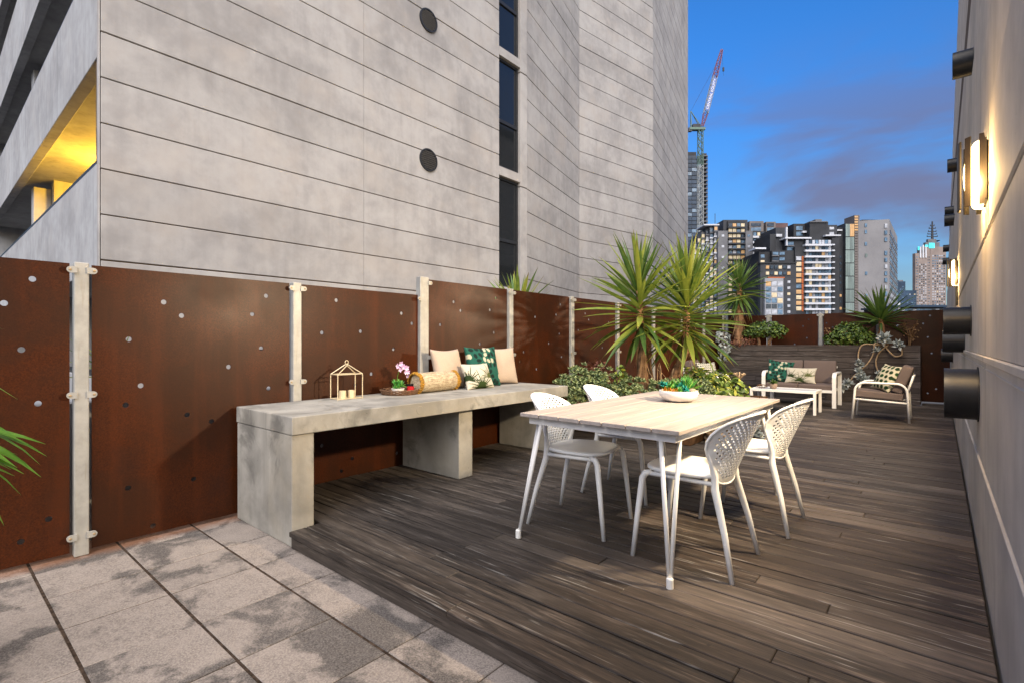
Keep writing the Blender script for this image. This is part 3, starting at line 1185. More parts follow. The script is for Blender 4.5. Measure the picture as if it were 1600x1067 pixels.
# lantern
lan = thing('lantern', 'open gold wire house lantern holding two small gold candle cups on the bench', 'lantern', (-3.80, 2.345, 0.713), R(-3))
w2, d2, hh, ap = 0.112, 0.06, 0.205, 0.285
bm = bmesh.new()
for sx in (-1, 1):
    for sy in (-1, 1):
        tube(bm, [(sx * d2, sy * w2, 0), (sx * d2, sy * w2, hh)], 0.0042, 6)
    for z in (0.004, hh):
        tube(bm, [(sx * d2, -w2, z), (sx * d2, w2, z)], 0.0042, 6)
    for sy in (-1, 1):
        tube(bm, [(sx * d2, sy * w2, hh), (sx * d2 * 0.3, 0, ap)], 0.0042, 6)
for sy in (-1, 1):
    for z in (0.004, hh):
        tube(bm, [(-d2, sy * w2, z), (d2, sy * w2, z)], 0.0042, 6)
tube(bm, [(-d2 * 0.3, 0, ap), (d2 * 0.3, 0, ap)], 0.0042, 6)
build('wire_frame', bm, M['gold'], lan)
bm = bmesh.new()
tube(bm, [(0, 0.015 * math.cos(a), ap + 0.018 + 0.015 * math.sin(a)) for a in [2 * math.pi * k / 14 for k in range(14)]], 0.003, 6, closed=True)
build('hanging_ring', bm, M['gold'], lan)
build('base_plate', BX(-d2 + 0.004, d2 - 0.004, -w2 + 0.004, w2 - 0.004, 0.0005, 0.003), M['gold'], lan)
for y, lb in ((-0.038, 'gold candle cup in the lantern, nearer the end of the bench'), (0.044, 'gold candle cup in the lantern, nearer the flower tray')):
    bm = bmesh.new()
    lathe(bm, [(0.026, 0), (0.029, 0.004), (0.029, 0.064), (0.0265, 0.064), (0.0265, 0.052), (0.004, 0.05)], 24)
    o = build('candle_cup', bm, M['gold'], smooth=False)
    o.location = Vector((-3.80, 2.345 + y, 0.713 + 0.003))
    tag(o, lb, 'candle', 'gold cups in the lantern')

# tray with pot, candle, cup and orchid
TX_, TY_, TZ_ = -3.76, 2.86, 0.713
tray = thing('round_tray', 'round brown wicker tray of small pots on the bench', 'tray', (TX_, TY_, TZ_))
bm = bmesh.new()
lathe(bm, [(0.0, 0.0), (0.155, 0.0), (0.160, 0.006), (0.0, 0.006)], 40)
build('tray_bottom', bm, M['wicker'], tray)
for k in range(4):
    bm = bmesh.new()
    rr = 0.158 + 0.005 * k
    tube(bm, [(rr * math.cos(a), rr * math.sin(a), 0.010 + 0.0105 * k + 0.002 * math.sin(a * 18 + k * 3)) for a in [2 * math.pi * q / 60 for q in range(60)]], 0.0055, 6, closed=True)
    build('woven_ring', bm, M['wicker'], tray)


def leaf_cluster(bm, c, n, ln, wd, rnd, el=(0.1, 1.4), fold=0.25, spread=0.01):
    for k in range(n):
        az = k * 2.39996 + rnd.uniform(-0.3, 0.3)
        e = el[0] + (el[1] - el[0]) * (k + 0.5) / n
        l = ln * rnd.uniform(0.75, 1.1)
        d = Vector((math.cos(az) * math.cos(e), math.sin(az) * math.cos(e), math.sin(e)))
        s = Vector((-math.sin(az), math.cos(az), 0))
        up = d.cross(s) * -1
        b = Vector(c) + Vector((rnd.uniform(-spread, spread), rnd.uniform(-spread, spread), 0))
        p = [b, b + d * l * 0.45 + s * wd / 2, b + d * l, b + d * l * 0.45 - s * wd / 2, b + d * l * 0.5 - up * wd * fold]
        v = [bm.verts.new(q) for q in p]
        for f in ((0, 1, 4), (1, 2, 4), (2, 3, 4), (3, 0, 4)):
            bm.faces.new([v[i] for i in f])


rnd = random.Random(3)
pot = thing('potted_succulent', 'small white pot of fresh green succulent at the front of the tray', 'plant', (TX_ + 0.06, TY_ - 0.065, TZ_ + 0.007))
bm = bmesh.new()
lathe(bm, [(0.046, 0), (0.054, 0.045), (0.058, 0.048), (0.058, 0.053), (0.050, 0.053), (0.048, 0.043), (0.002, 0.043)], 26)
build('pot', bm, M['ceramic'], pot, smooth=False)
bm = bmesh.new()
for k in range(11):
    a = k * 2.4
    r = 0.035 * math.sqrt(k / 11)
    leaf_cluster(bm, (r * math.cos(a), r * math.sin(a), 0.045 + rnd.uniform(0, 0.05)), 13, 0.05, 0.017, rnd, (0.2, 1.5))
build('leaves', bm, M['green_leaf'], pot)['kind'] = 'stuff'
bm = bmesh.new()
lathe(bm, [(0.030, 0), (0.033, 0.004), (0.034, 0.062), (0.031, 0.062), (0.029, 0.035), (0.002, 0.035)], 24)
o = build('candle_jar', bm, M['red_wax'])
o.location = (TX_ + 0.085, TY_ + 0.055, TZ_ + 0.007)
tag(o, 'red glass candle jar on the wicker tray', 'candle')
bm = bmesh.new()
lathe(bm, [(0.030, 0), (0.037, 0.082), (0.034, 0.082), (0.028, 0.006), (0.002, 0.006)], 24)
o = build('tumbler', bm, M['black_glass'])
o.location = (TX_ + 0.01, TY_ + 0.108, TZ_ + 0.007)
tag(o, 'black glass tumbler behind the red candle on the tray', 'cup')
orc = thing('orchid', 'lilac orchid spray with dark leaves standing at the back of the wicker tray', 'plant', (TX_ - 0.045, TY_ + 0.0, TZ_ + 0.007))
bm = bmesh.new()
lathe(bm, [(0.026, 0), (0.032, 0.05), (0.028, 0.05), (0.002, 0.044)], 20)
build('pot', bm, M['black_glass'], orc)
bm = bmesh.new()
for az, ln in ((0.4, 0.13), (1.7, 0.11), (-0.9, 0.10)):
    leaf_cluster(bm, (0, 0, 0.045), 1, 0.01, 0.01, rnd)
    d = Vector((math.cos(az), math.sin(az), 0))
    s = Vector((-math.sin(az), math.cos(az), 0))
    prev = None
    for q in range(7):
        t = q / 6
        c = d * ln * t + Vector((0, 0, 0.045 + 0.09 * t - 0.10 * t * t))
        w = 0.028 * math.sin(math.pi * min(1, t * 0.92 + 0.08))
        cur = [bm.verts.new(c + s * w), bm.verts.new(c - Vector((0, 0, 0.006))), bm.verts.new(c - s * w)]
        if prev:
            bm.faces.new((prev[0], cur[0], cur[1], prev[1]))
            bm.faces.new((prev[1], cur[1], cur[2], prev[2]))
        prev = cur
build('leaves', bm, M['yucca_dark'], orc)
bm = bmesh.new()
stem = [(0, 0, 0.04), (0.005, 0.0, 0.12), (0.012, 0.012, 0.19), (0.02, 0.035, 0.235), (0.03, 0.065, 0.245), (0.036, 0.095, 0.215)]
tube(bm, stem, 0.003, 6)
build('stem', bm, M['bright'], orc)
for (x, y, z, s) in ((0.010, 0.0, 0.245, 1), (0.02, 0.03, 0.262, 1.1), (0.03, 0.055, 0.236, 1.1), (0.036, 0.085, 0.226, 1.0), (0.04, 0.07, 0.188, 0.9), (0.036, 0.098, 0.186, 0.9), (0.022, 0.02, 0.212, 0.9), (0.036, 0.092, 0.150, 0.7)):
    bm = bmesh.new()
    for k in range(5):
        a = 2 * math.pi * k / 5 + x * 50
        d = Vector((0.35, math.cos(a), math.sin(a))).normalized()
        t = Vector((0, -math.sin(a), math.cos(a)))
        p = [Vector((0, 0, 0)), d * 0.016 * s + t * 0.010 * s, d * 0.030 * s, d * 0.016 * s - t * 0.010 * s]
        bm.faces.new([bm.verts.new(q) for q in p])
    o = build('flower', bm, M['orchid'], orc)
    o.location = (x, y, z)

# ------------------------------------------------------------------ dining table
TC = Vector((-1.452, 3.34, 0))
table = thing('dining_table', 'white metal dining table with a bleached plank top and paired rod legs', 'table', TC, R(-1.0))
TW, TL, TH = 1.008, 1.88, 0.75
pw = TW / 7
for i in range(7):
    x0 = -TW / 2 + pw * i
    build('plank', BX(x0 + (0.0035 if i else 0), x0 + pw - (0.0035 if i < 6 else 0), -TL / 2, TL / 2, TH - 0.022, TH), M['plank'], table, 0.002)
ix, iy = TW / 2 - 0.035, TL / 2 - 0.045
for (a, b, c, d) in ((-ix, ix, -iy, -iy + 0.022), (-ix, ix, iy - 0.022, iy), (-ix, -ix + 0.022, -iy + 0.0225, iy - 0.0225), (ix - 0.022, ix, -iy + 0.0225, iy - 0.0225)):
    build('apron', BX(a, b, c, d, TH - 0.068, TH - 0.0225), M['white_metal'], table, 0.002)
for k in (-0.45, 0.0, 0.45):
    build('cross_bar', BX(-ix + 0.0225, ix - 0.0225, k - 0.02, k + 0.02, TH - 0.05, TH - 0.0225), M['white_metal'], table, 0.002)
for sx in (-1, 1):
    for sy in (-1, 1):
        fx, fy = sx * (TW / 2 - 0.025), sy * (TL / 2 + 0.045)
        leg = build('leg', (lambda b: (lathe(b, [(0.017, 0.001), (0.017, 0.045), (0.014, 0.05)], 14, (fx, fy, 0)), b)[1])(bmesh.new()), M['white_metal'], table)
        for (tx, ty) in ((sx * (ix - 0.014), sy * (iy - 0.085)), (sx * (ix - 0.085), sy * (iy - 0.014))):
            bm = bmesh.new()
            d = Vector((tx - fx, ty - fy, TH)).normalized()
            tube(bm, [(fx + (tx - fx) * 0.03, fy + (ty - fy) * 0.03, 0.02), (tx, ty, TH - 0.055)], 0.0115, 12)
            build('rod', bm, M['white_metal'], leg, smooth=True)

# shallow bowl of succulents
bowl = thing('planted_bowl', 'shallow white bowl of bright succulents on the plank table', 'bowl', (-1.462, 3.62, TH))
bm = bmesh.new()
lathe(bm, [(0.062, 0.0), (0.110, 0.016), (0.134, 0.042), (0.139, 0.066), (0.136, 0.082), (0.126, 0.082), (0.124, 0.066), (0.003, 0.062)], 40)
build('bowl_shell', bm, M['ceramic'], bowl, smooth=True)
bm = bmesh.new()
lathe(bm, [(0.12, 0.060), (0.122, 0.068), (0.003, 0.072)], 30)
build('soil', bm, M['soil'], bowl)


def on_bowl(px, depth, up):            # across the view, away from it, above the soil
    rx, ry = 0.7636, 0.6457
    return (px * rx - depth * ry, px * ry + depth * rx, 0.07 + up)


rnd = random.Random(12)
for nm, mt, spots, ln, wd, cnt, el in (
        ('orange_rosette', 'orange_leaf', ((-0.075, -0.05, 0), (-0.045, -0.075, 0), (-0.10, -0.01, 0)), 0.042, 0.012, 22, (0.1, 1.4)),
        ('green_rosette', 'green_leaf', ((-0.06, 0.0, 0.02), (-0.02, -0.06, 0.0), (0.0, 0.03, 0.03)), 0.055, 0.016, 22, (0.3, 1.45)),
        ('teal_rosette', 'teal_leaf', ((-0.105, 0.03, 0.04), (0.015, -0.01, 0.03), (0.045, 0.02, 0.05), (0.03, -0.05, 0.01)), 0.045, 0.02, 26, (0.0, 1.5)),
        ('grassy_tuft', 'green_leaf', ((0.06, -0.01, 0.0), (0.045, 0.02, 0.0), (0.075, 0.02, 0)), 0.13, 0.008, 34, (0.75, 1.5)),
        ('broad_leaf', 'bright', ((-0.07, 0.06, 0.0), (0.02, 0.08, 0.0), (0.09, 0.05, 0.0)), 0.125, 0.05, 4, (0.35, 1.0))):
    for sp in spots:
        bm = bmesh.new()
        leaf_cluster(bm, (0, 0, 0), cnt, ln, wd, rnd, el)
        o = build(nm, bm, M[mt], bowl)
        o.location = on_bowl(*sp)
bm = bmesh.new()
bmesh.ops.create_icosphere(bm, subdivisions=2, radius=0.03)
o = build('pebble', bm, M['clay'], bowl, smooth=True)
o.scale = (1, 1, 0.6)
o.location = on_bowl(0.085, -0.045, 0.012)


# ------------------------------------------------------------------ perforated dining chairs
def shell_y(x, z):
    return -0.185 - 0.40 * (z - 0.445) - 0.10 * (z - 0.445) ** 2 + 0.135 * (x / 0.22) ** 2 * (0.5 + 1.2 * min(1, max(0, (z - 0.45) / 0.2)) * 0.45)


HALF = [(0.440, 0.0), (0.4415, 0.05), (0.447, 0.095), (0.459, 0.132), (0.48, 0.158), (0.52, 0.178), (0.56, 0.194), (0.60, 0.209), (0.64, 0.219), (0.68, 0.224), (0.715, 0.220), (0.75, 0.205), (0.775, 0.183), (0.795, 0.152), (0.81, 0.113), (0.821, 0.06), (0.825, 0.0)]


def half_w(z):
    for (z0, w0), (z1, w1) in zip(HALF[:-1], HALF[1:]):
        if z0 <= z <= z1:
            return w0 + (w1 - w0) * (z - z0) / (z1 - z0)
    return 0.0


def make_chair(label):
    t = thing('dining_chair', label, 'chair', (0, 0, 0), 0, 'white perforated chairs round the dining table')
    wp = M['white_plastic']
    # backrest shell: pierced sheet bent to the body
    right = [(w, z) for z, w in HALF]
    outline = right + [(-w, z) for z, w in HALF[-2:0:-1]]
    holes = []
    k = 0
    z = 0.468
    while z < 0.80:
        off = 0.0 if k % 2 == 0 else 0.0125
        for i in range(-10, 11):
            x = i * 0.025 + off
            if abs(x) < half_w(z) - 0.026 and z > 0.475 and z < 0.795:
                holes.append((x, z, 0.0077))
        z += 0.0150
        k += 1
    v, tr = holed(outline, holes, 8)
    bm = bmesh.new()
    thick(bm, v, tr, lambda p: Vector((p.x, shell_y(p.x, p.y), p.y)), lambda p: Vector((0, -0.0075, 0.002)))
    bmesh.ops.recalc_face_normals(bm, faces=bm.faces)
    tube(bm, [(x, shell_y(x, z) - 0.004, z) for x, z in outline], 0.0075, 8, closed=True)
    build('backrest', bm, wp, t)
    # seat: rounded shield with a gentle dish
    bm = bmesh.new()
    ring = []
    for q in range(48):
        a = 2 * math.pi * q / 48
        ca, sa = math.cos(a), math.sin(a)
        ex = 2 / 3.2
        x = 0.222 * math.copysign(abs(ca) ** ex, ca)
        y = 0.215 * math.copysign(abs(sa) ** ex, sa) + 0.02
        if y < 0:
            x *= 1 + 0.55 * y
        ring.append((x, y))
    lv = []
    for f, dz in ((0.0, -0.010), (0.35, -0.009), (0.7, -0.004), (0.9, 0.0), (0.97, 0.0), (1.0, -0.006), (1.0, -0.016), (0.95, -0.022)):
        lv.append([bm.verts.new((x * f, y * f + 0.02 * (1 - f), 0.502 + dz)) for x, y in ring] if f else [bm.verts.new((0, 0.02, 0.502 + dz))])
    for q in range(48):
        bm.faces.new((lv[0][0], lv[1][q], lv[1][(q + 1) % 48]))
    for i in range(1, len(lv) - 1):
        for q in range(48):
            bm.faces.new((lv[i][q], lv[i + 1][q], lv[i + 1][(q + 1) % 48], lv[i][(q + 1) % 48]))
    bm.faces.new(lv[-1][::-1])
    build('seat', bm, wp, t, smooth=True)
    # legs and the rails under the seat
    for s in (-1, 1):
        bm = bmesh.new()
        tube(bm, [(s * 0.232, 0.262, 0.0), (s * 0.222, 0.235, 0.25), (s * 0.212, 0.212, 0.44), (s * 0.208, 0.196, 0.466), (s * 0.204, 0.165, 0.474)], [0.0125, 0.0155, 0.0185, 0.0185, 0.014], 12)
        build('leg', bm, wp, t, smooth=True)
        bm = bmesh.new()
        zz = [0.50, 0.56, 0.62]
        top = [(s * (half_w(z) - 0.002), shell_y(half_w(z), z) - 0.004, z) for z in zz]
        tube(bm, [(s * 0.232, -0.268, 0.0), (s * 0.202, -0.222, 0.22), (s * 0.172, -0.165, 0.43)] + top, [0.0125, 0.016, 0.020, 0.018, 0.012, 0.007], 12)
        build('leg', bm, wp, t, smooth=True)
        bm = bmesh.new()
        tube(bm, [(s * 0.205, 0.19, 0.466), (s * 0.196, 0.0, 0.464), (s * 0.170, -0.16, 0.455)], 0.0135, 8, flat=0.9)
        build('side_rail', bm, wp, t, smooth=True)
    bm = bmesh.new()
    tube(bm, [(-0.19, 0.15, 0.468), (0.19, 0.15, 0.468)], 0.010, 8)
    tube(bm, [(-0.165, -0.15, 0.462), (0.165, -0.15, 0.462)], 0.010, 8)
    build('cross_rail', bm, wp, t, smooth=True)
    return t


def dup(root, loc, rz, label):
    r = root.copy()
    COL.objects.link(r)
    r.location, r.rotation_euler = loc, (0, 0, rz)
    r['label'] = label
    for ch in list(root.children):
        c = ch.copy()
        COL.objects.link(c)
        c.parent = r
        for g in ch.children:
            d = g.copy()
            COL.objects.link(d)
            d.parent = c
    return r


chair = make_chair('white perforated chair nearest the camera on the building wall side of the table')
chair.location, chair.rotation_euler = (-1.04, 2.81, 0), (0, 0, R(90))
dup(chair, (-0.965, 3.64, 0), R(90), 'white perforated chair second from the camera on the building wall side of the table')
dup(chair, (-1.815, 2.85, 0), R(-90 + 7), 'white perforated chair nearest the camera on the bench side of the table')
dup(chair, (-1.905, 3.655, 0), R(-90 + 3), 'white perforated chair on the bench side of the table next to the leafy planter')


# ------------------------------------------------------------------ low planter beside the bench and its plants
lp = thing('low_planter', 'low brown timber planter box in the middle of the deck full of shrubs', 'planter', (-3.1, 7.0, 0))
LPX0, LPX1, LPY0, LPY1, LPH = -3.93, -2.17, 5.72, 9.1, 0.30
for i in range(2):
    z0, z1 = 0.004 + 0.148 * i, 0.149 + 0.148 * i
    build('board', BX(LPX0 + 3.1, LPX1 + 3.1, LPY0 - 7, LPY0 - 7 + 0.04, z0, z1), M['timber_brown'], lp, 0.004)
    build('board', BX(LPX0 + 3.1, LPX1 + 3.1, LPY1 - 7 - 0.04, LPY1 - 7, z0, z1), M['timber_brown'], lp, 0.004)
    for x in (LPX0, LPX1 - 0.04):
        build('board', BX(x + 3.1, x + 3.14, LPY0 - 7 + 0.041, LPY1 - 7 - 0.041, z0, z1), M['timber_brown'], lp, 0.004)
build('soil', BX(LPX0 + 3.141, LPX1 + 3.059, LPY0 - 6.958, LPY1 - 7.042, 0.01, 0.26), M['soil'], lp)


def blade_mesh(name, mat, ln, wd, droop, fold=0.35, n=7, curl=0.0):
    """a sword leaf along +x, base at the origin, drooping towards -z"""
    bm = bmesh.new()
    prev = None
    for q in range(n + 1):
        t = q / n
        w = wd / 2 * (0.55 + 0.9 * t if t < 0.5 else 1.0) * (1 - max(0, (t - 0.35) / 0.65) ** 1.6) + 0.0012
        a = -droop * t ** 1.5
        x = ln * t * math.cos(a * 0.55)
        z = ln * t * math.sin(a * 0.7)
        y = curl * t * t
        cur = [bm.verts.new((x, y + w, z + w * fold)), bm.verts.new((x, y, z)), bm.verts.new((x, y - w, z + w * fold))]
        if prev:
            bm.faces.new((prev[0], prev[1], cur[1], cur[0]))
            bm.faces.new((prev[1], prev[2], cur[2], cur[1]))
        prev = cur
    me = bpy.data.meshes.new(name)
    bm.to_mesh(me)
    bm.free()
    me.materials.append(mat)
    return me


LEAF = {}
for key, mt in (('g', 'yucca'), ('d', 'yucca_dark'), ('x', 'dead')):
    LEAF[key] = [blade_mesh('leaf', M[mt], 1.0, w, dr, 0.35, 8, cu) for w, dr, cu in ((0.085, 0.03, 0.01), (0.098, 0.14, -0.02), (0.105, 0.28, 0.03), (0.10, 0.50, -0.02))]


def crown(parent, base, axis_len, n, ln, key, rnd, lean=(0, 0), e_top=1.45, e_bot=-0.68, wscale=1.0):
    """leaves spiral round the stem from hanging old ones up to the upright tuft"""
    for k in range(n):
        t = (k + 0.5) / n
        az = k * 2.39996 + rnd.uniform(-0.25, 0.25)
        e = e_bot + (e_top - e_bot) * t ** 0.95 + rnd.uniform(-0.12, 0.12)
        s = ln * rnd.uniform(0.82, 1.08) * (0.8 + 0.2 * math.sin(math.pi * min(1, t * 1.1)))
        p = (base[0] + lean[0] * t + 0.025 * math.cos(az), base[1] + lean[1] * t + 0.025 * math.sin(az), base[2] + axis_len * t)
        idx = 0 if e > 1.0 else rnd.choice((0, 1)) if e > 0.4 else rnd.choice((0, 1, 2)) if e > -0.2 else rnd.choice((1, 2))
        k2 = key if (key != 'g' or rnd.random() < 0.72) else 'd'
        share('leaf', LEAF[k2][idx], parent, p, (rnd.uniform(-0.5, 0.5), -e, az), (s, s * wscale, s * wscale))


def dead_skirt(parent, base, top, n, ln, rnd):
    for k in range(n):
        t = rnd.random()
        az = rnd.uniform(0, 6.28)
        s = ln * rnd.uniform(0.6, 1.1)
        share('dry_leaf', LEAF['x'][rnd.choice((0, 1))], parent, (base[0] + (top[0] - base[0]) * t, base[1] + (top[1] - base[1]) * t, base[2] + (top[2] - base[2]) * t), (rnd.uniform(-0.6, 0.6), R(rnd.uniform(62, 86)), az), (s, s * 0.45, s * 0.45))


def trunk(parent, pts, radii):
    bm = bmesh.new()
    rr = random.Random(len(pts))
    P, Q = [], []
    for i in range(len(pts) - 1):
        for q in range(6):
            t = q / 6
            P.append(Vector(pts[i]).lerp(Vector(pts[i + 1]), t))
            Q.append((radii[i] + (radii[i + 1] - radii[i]) * t) * (1.06 if q % 2 else 0.95))
    P.append(Vector(pts[-1]))
    Q.append(radii[-1])
    tube(bm, P, Q, 12)
    return build('trunk', bm, M['bark'], parent)


rnd = random.Random(41)
y1 = thing('yucca', 'tall spiky yucca with a straight orange trunk, left of the pair in the low planter', 'yucca', (-2.90, 6.02, 0.26), 0, 'yuccas in the planters')
trunk(y1, [(0, 0, 0), (0.0, 0, 0.55), (-0.04, 0.0, 1.15), (-0.05, 0.0, 1.72)], [0.085, 0.072, 0.05, 0.035])
crown(y1, (-0.03, 0, 1.06), 0.68, 112, 0.86, 'g', rnd, (-0.03, 0))
dead_skirt(y1, (0.03, -0.02, 0.75), (0, 0, 1.2), 12, 0.75, rnd)
y2 = thing('yucca', 'leaning spiky yucca with dry hanging leaves, right of the pair in the low planter', 'yucca', (-2.72, 6.35, 0.26), 0, 'yuccas in the planters')
trunk(y2, [(-0.05, 0, 0), (0.02, 0, 0.30), (0.20, 0.10, 0.8), (0.23, 0.11, 1.64)], [0.08, 0.07, 0.05, 0.035])
crown(y2, (0.22, 0.1, 0.98), 0.68, 112, 0.88, 'g', rnd, (0.02, 0.0))
dead_skirt(y2, (0.20, 0.05, 0.8), (0.22, 0.1, 1.45), 16, 0.8, rnd)
y2b = y2
bm = bmesh.new()
tube(bm, [(0.06, -0.05, 0), (0.10, -0.06, 0.25), (0.20, -0.06, 0.45)], [0.06, 0.075, 0.055], 10)
build('cut_stump', bm, M['bark'], y2)

# dry curly twigs at the foot of the yuccas
tw = thing('dry_twigs', 'pale bare curling twigs between the two yucca trunks', 'twigs', (-2.62, 6.05, 0.26))
for k in range(13):
    bm = bmesh.new()
    az = rnd.uniform(0, 6.28)
    p = Vector((rnd.uniform(-0.1, 0.1), rnd.uniform(-0.08, 0.08), 0.1))
    d = Vector((math.cos(az) * 0.5, math.sin(az) * 0.5, 1)).normalized()
    pts = []
    for q in range(9):
        pts.append(p.copy())
        d = (d + Vector((rnd.uniform(-0.5, 0.5), rnd.uniform(-0.5, 0.5), rnd.uniform(-0.25, 0.3)))).normalized()
        p = p + d * 0.075
    tube(bm, pts, [0.008 - 0.0006 * q for q in range(9)], 5)
    build('twig', bm, M['pale_stem'], tw)


def leaf_quad(bm, c, nrm, size, rnd, ratio=0.62, cup=0.2):
    n = nrm.normalized()
    t = n.orthogonal().normalized()
    t = (Matrix.Rotation(rnd.uniform(0, 6.28), 3, n) @ t)
    b = n.cross(t)
    w = size * ratio / 2
    p = [c - t * size / 2, c - t * size * 0.1 + b * w + n * cup * w, c + t * size * 0.28 + b * w * 0.85 + n * cup * w, c + t * size / 2, c + t * size * 0.28 - b * w * 0.85 + n * cup * w, c - t * size * 0.1 - b * w + n * cup * w]
    v = [bm.verts.new(q) for q in p]
    bm.faces.new((v[0], v[1], v[2], v[3]))
    bm.faces.new((v[0], v[3], v[4], v[5]))


def bush(name, label, cat, loc, lobes, mat, count, size, rnd, stems=0, group=None, rosette=0):
    """leaves scattered through the shell of several lobes, on branching stems"""
    t = thing(name, label, cat, loc, 0, group)
    bm = bmesh.new()
    tot = sum(l[3] * l[4] for l in lobes)
    for (cx, cy, cz, rx, rz) in lobes:
        k = int(count * rx * rz / tot)
        for _ in range(k):
            u = Vector((rnd.gauss(0, 1), rnd.gauss(0, 1), rnd.gauss(0, 1)))
            if u.length < 1e-3:
                continue
            u.normalize()
            rad = rnd.uniform(0.35, 1.0) ** 0.45
            lump = 1 + 0.16 * mnoise.noise(Vector((u.x * 2.3 + cx * 5, u.y * 2.3 + cy * 5, u.z * 2.3)))
            if u.z < -0.55 and rnd.random() < 0.6:
                continue
            c = Vector((cx + u.x * rx * rad * lump, cy + u.y * rx * rad * lump, cz + u.z * rz * rad * lump))
            if c.z < 0.01:
                continue
            nrm = u + Vector((rnd.gauss(0, 0.55), rnd.gauss(0, 0.55), 0.45 + rnd.gauss(0, 0.4)))
            if rosette:
                leaf_cluster(bm, c, rosette, size, size * 0.75, rnd, (0.0, 1.35), 0.2, 0.002)
            else:
                leaf_quad(bm, c, nrm, size * rnd.uniform(0.7, 1.2), rnd)
    build('foliage', bm, mat, t)['kind'] = 'stuff'
    if stems:
        bm = bmesh.new()
        for k in range(stems):
            l = lobes[k % len(lobes)]
            a = Vector((rnd.uniform(-0.06, 0.06), rnd.uniform(-0.06, 0.06), -0.02))
            for q in range(3):
                e = Vector((l[0] + rnd.uniform(-0.6, 0.6) * l[3], l[1] + rnd.uniform(-0.6, 0.6) * l[3], l[2] + rnd.uniform(-0.2, 0.5) * l[4]))
                m_ = a.lerp(e, 0.5) + Vector((rnd.uniform(-0.05, 0.05), rnd.uniform(-0.05, 0.05), 0))
                tube(bm, [a, m_, e], [0.022, 0.015, 0.006], 6)
        build('stem', bm, M['stem'], t)
    return t


rnd = random.Random(77)
bush('shrub', 'grey green rosette shrub spilling round the end of the concrete bench', 'shrub', (-3.35, 5.70, 0.25),
     [(-0.12, -0.25, 0.25, 0.42, 0.34), (0.12, 0.0, 0.30, 0.38, 0.34), (0.42, -0.18, 0.18, 0.30, 0.26), (-0.35, 0.1, 0.30, 0.34, 0.33), (-0.15, -0.5, 0.05, 0.34, 0.25)], M['sedum'], 560, 0.062, rnd, 7, rosette=9)
bush('shrub', 'dark green mixed shrub at the foot of the two front yuccas', 'shrub', (-2.60, 5.88, 0.25),
     [(-0.15, -0.1, 0.20, 0.34, 0.28), (0.15, -0.08, 0.22, 0.32, 0.28), (0.38, 0.1, 0.22, 0.30, 0.28)], M['sedum'], 430, 0.055, rnd, 5, rosette=8)
bush('jade_plant', 'bushy yellow green jade plant at the right end of the low planter', 'jade plant', (-2.35, 6.65, 0.25),
     [(0.05, -0.1, 0.25, 0.40, 0.36), (-0.2, 0.15, 0.32, 0.34, 0.30), (0.12, 0.35, 0.24, 0.36, 0.30), (0.22, -0.35, 0.12, 0.30, 0.26)], M['jade'], 2100, 0.072, rnd, 6)
bush('rusty_shrub', 'small rust coloured shrub against the fence behind the grey green shrub', 'shrub', (-3.72, 6.25, 0.26),
     [(0.0, 0.0, 0.50, 0.19, 0.20), (0.14, 0.12, 0.42, 0.15, 0.14)], M['rusty_leaf'], 330, 0.05, rnd, 5)
bush('yellow_shrub', 'wispy yellow leaved stem left of the straight yucca trunk', 'shrub', (-3.1, 5.78, 0.26),
     [(0.0, 0.0, 0.50, 0.09, 0.17), (0.02, 0.0, 0.34, 0.12, 0.12)], M['jade'], 110, 0.06, rnd, 3)
bush('red_bromeliad', 'small red rosette plant under the leaning yucca', 'plant', (-2.42, 6.22, 0.26),
     [(0.0, 0.0, 0.42, 0.05, 0.05)], M['rusty_leaf'], 6, 0.11, rnd, 2, rosette=12)

# coiled hose on the deck at the end of the planter
hz = thing('coiled_hose', 'coil of brown hose lying on the deck by the low planter behind the dining table', 'hose', (-1.93, 6.15, 0.0))
for k in range(6):
    bm = bmesh.new()
    r = 0.19 + 0.02 * math.sin(k * 2.1)
    pts = [(r * math.cos(a) + 0.012 * math.sin(3 * a + k), r * math.sin(a) * 0.95, 0.016 + k * 0.025 + 0.012 * math.sin(2 * a + k * 1.3)) for a in [2 * math.pi * q / 40 for q in range(40)]]
    tube(bm, pts, 0.0125, 7, closed=True)
    build('hose_loop', bm, M['hose'] if k % 2 else M['pale_stem'], hz, smooth=True)
bush('silver_succulent', 'silver leaved succulent in front of the coiled hose', 'succulent', (-1.72, 6.4, 0.0),
     [(0.0, 0.0, 0.12, 0.12, 0.12)], M['silver'], 10, 0.09, rnd, 2, rosette=11)

# ------------------------------------------------------------------ timber planter across the end
tp = thing('timber_planter', 'high weathered timber planter box across the end of the deck behind the sofa', 'planter', (-2.13, 12.45, 0))
PX0, PX1, PY0, PY1, PH = -3.93, -0.27, 12.14, 12.76, 1.12
bh_ = (PH - 0.012) / 10
rnd = random.Random(9)
for i in range(10):
    z0, z1 = 0.004 + bh_ * i, 0.004 + bh_ * (i + 1) - 0.007
    c = sorted(rnd.uniform(PX0 + 0.5, PX1 - 0.5) for _ in range(rnd.choice((1, 2))))
    cs = [PX0] + c + [PX1]
    for a, b in zip(cs[:-1], cs[1:]):
        dy = rnd.uniform(-0.003, 0.003)
        build('cladding_board', BX(a + 2.13 + 0.002, b + 2.13 - 0.002, PY0 - 12.45 + dy, PY0 - 12.45 + 0.024 + dy, z0, z1), M['clad'], tp, 0.003)
    build('cladding_board', BX(PX1 + 2.13 - 0.024, PX1 + 2.13, PY0 - 12.45 + 0.030, PY1 - 12.45, z0, z1), M['clad'], tp, 0.003)
build('lining', BX(PX0 + 2.13, PX1 + 2.105, PY0 - 12.422, PY1 - 12.45, 0.006, PH - 0.06), M['soil'], tp)
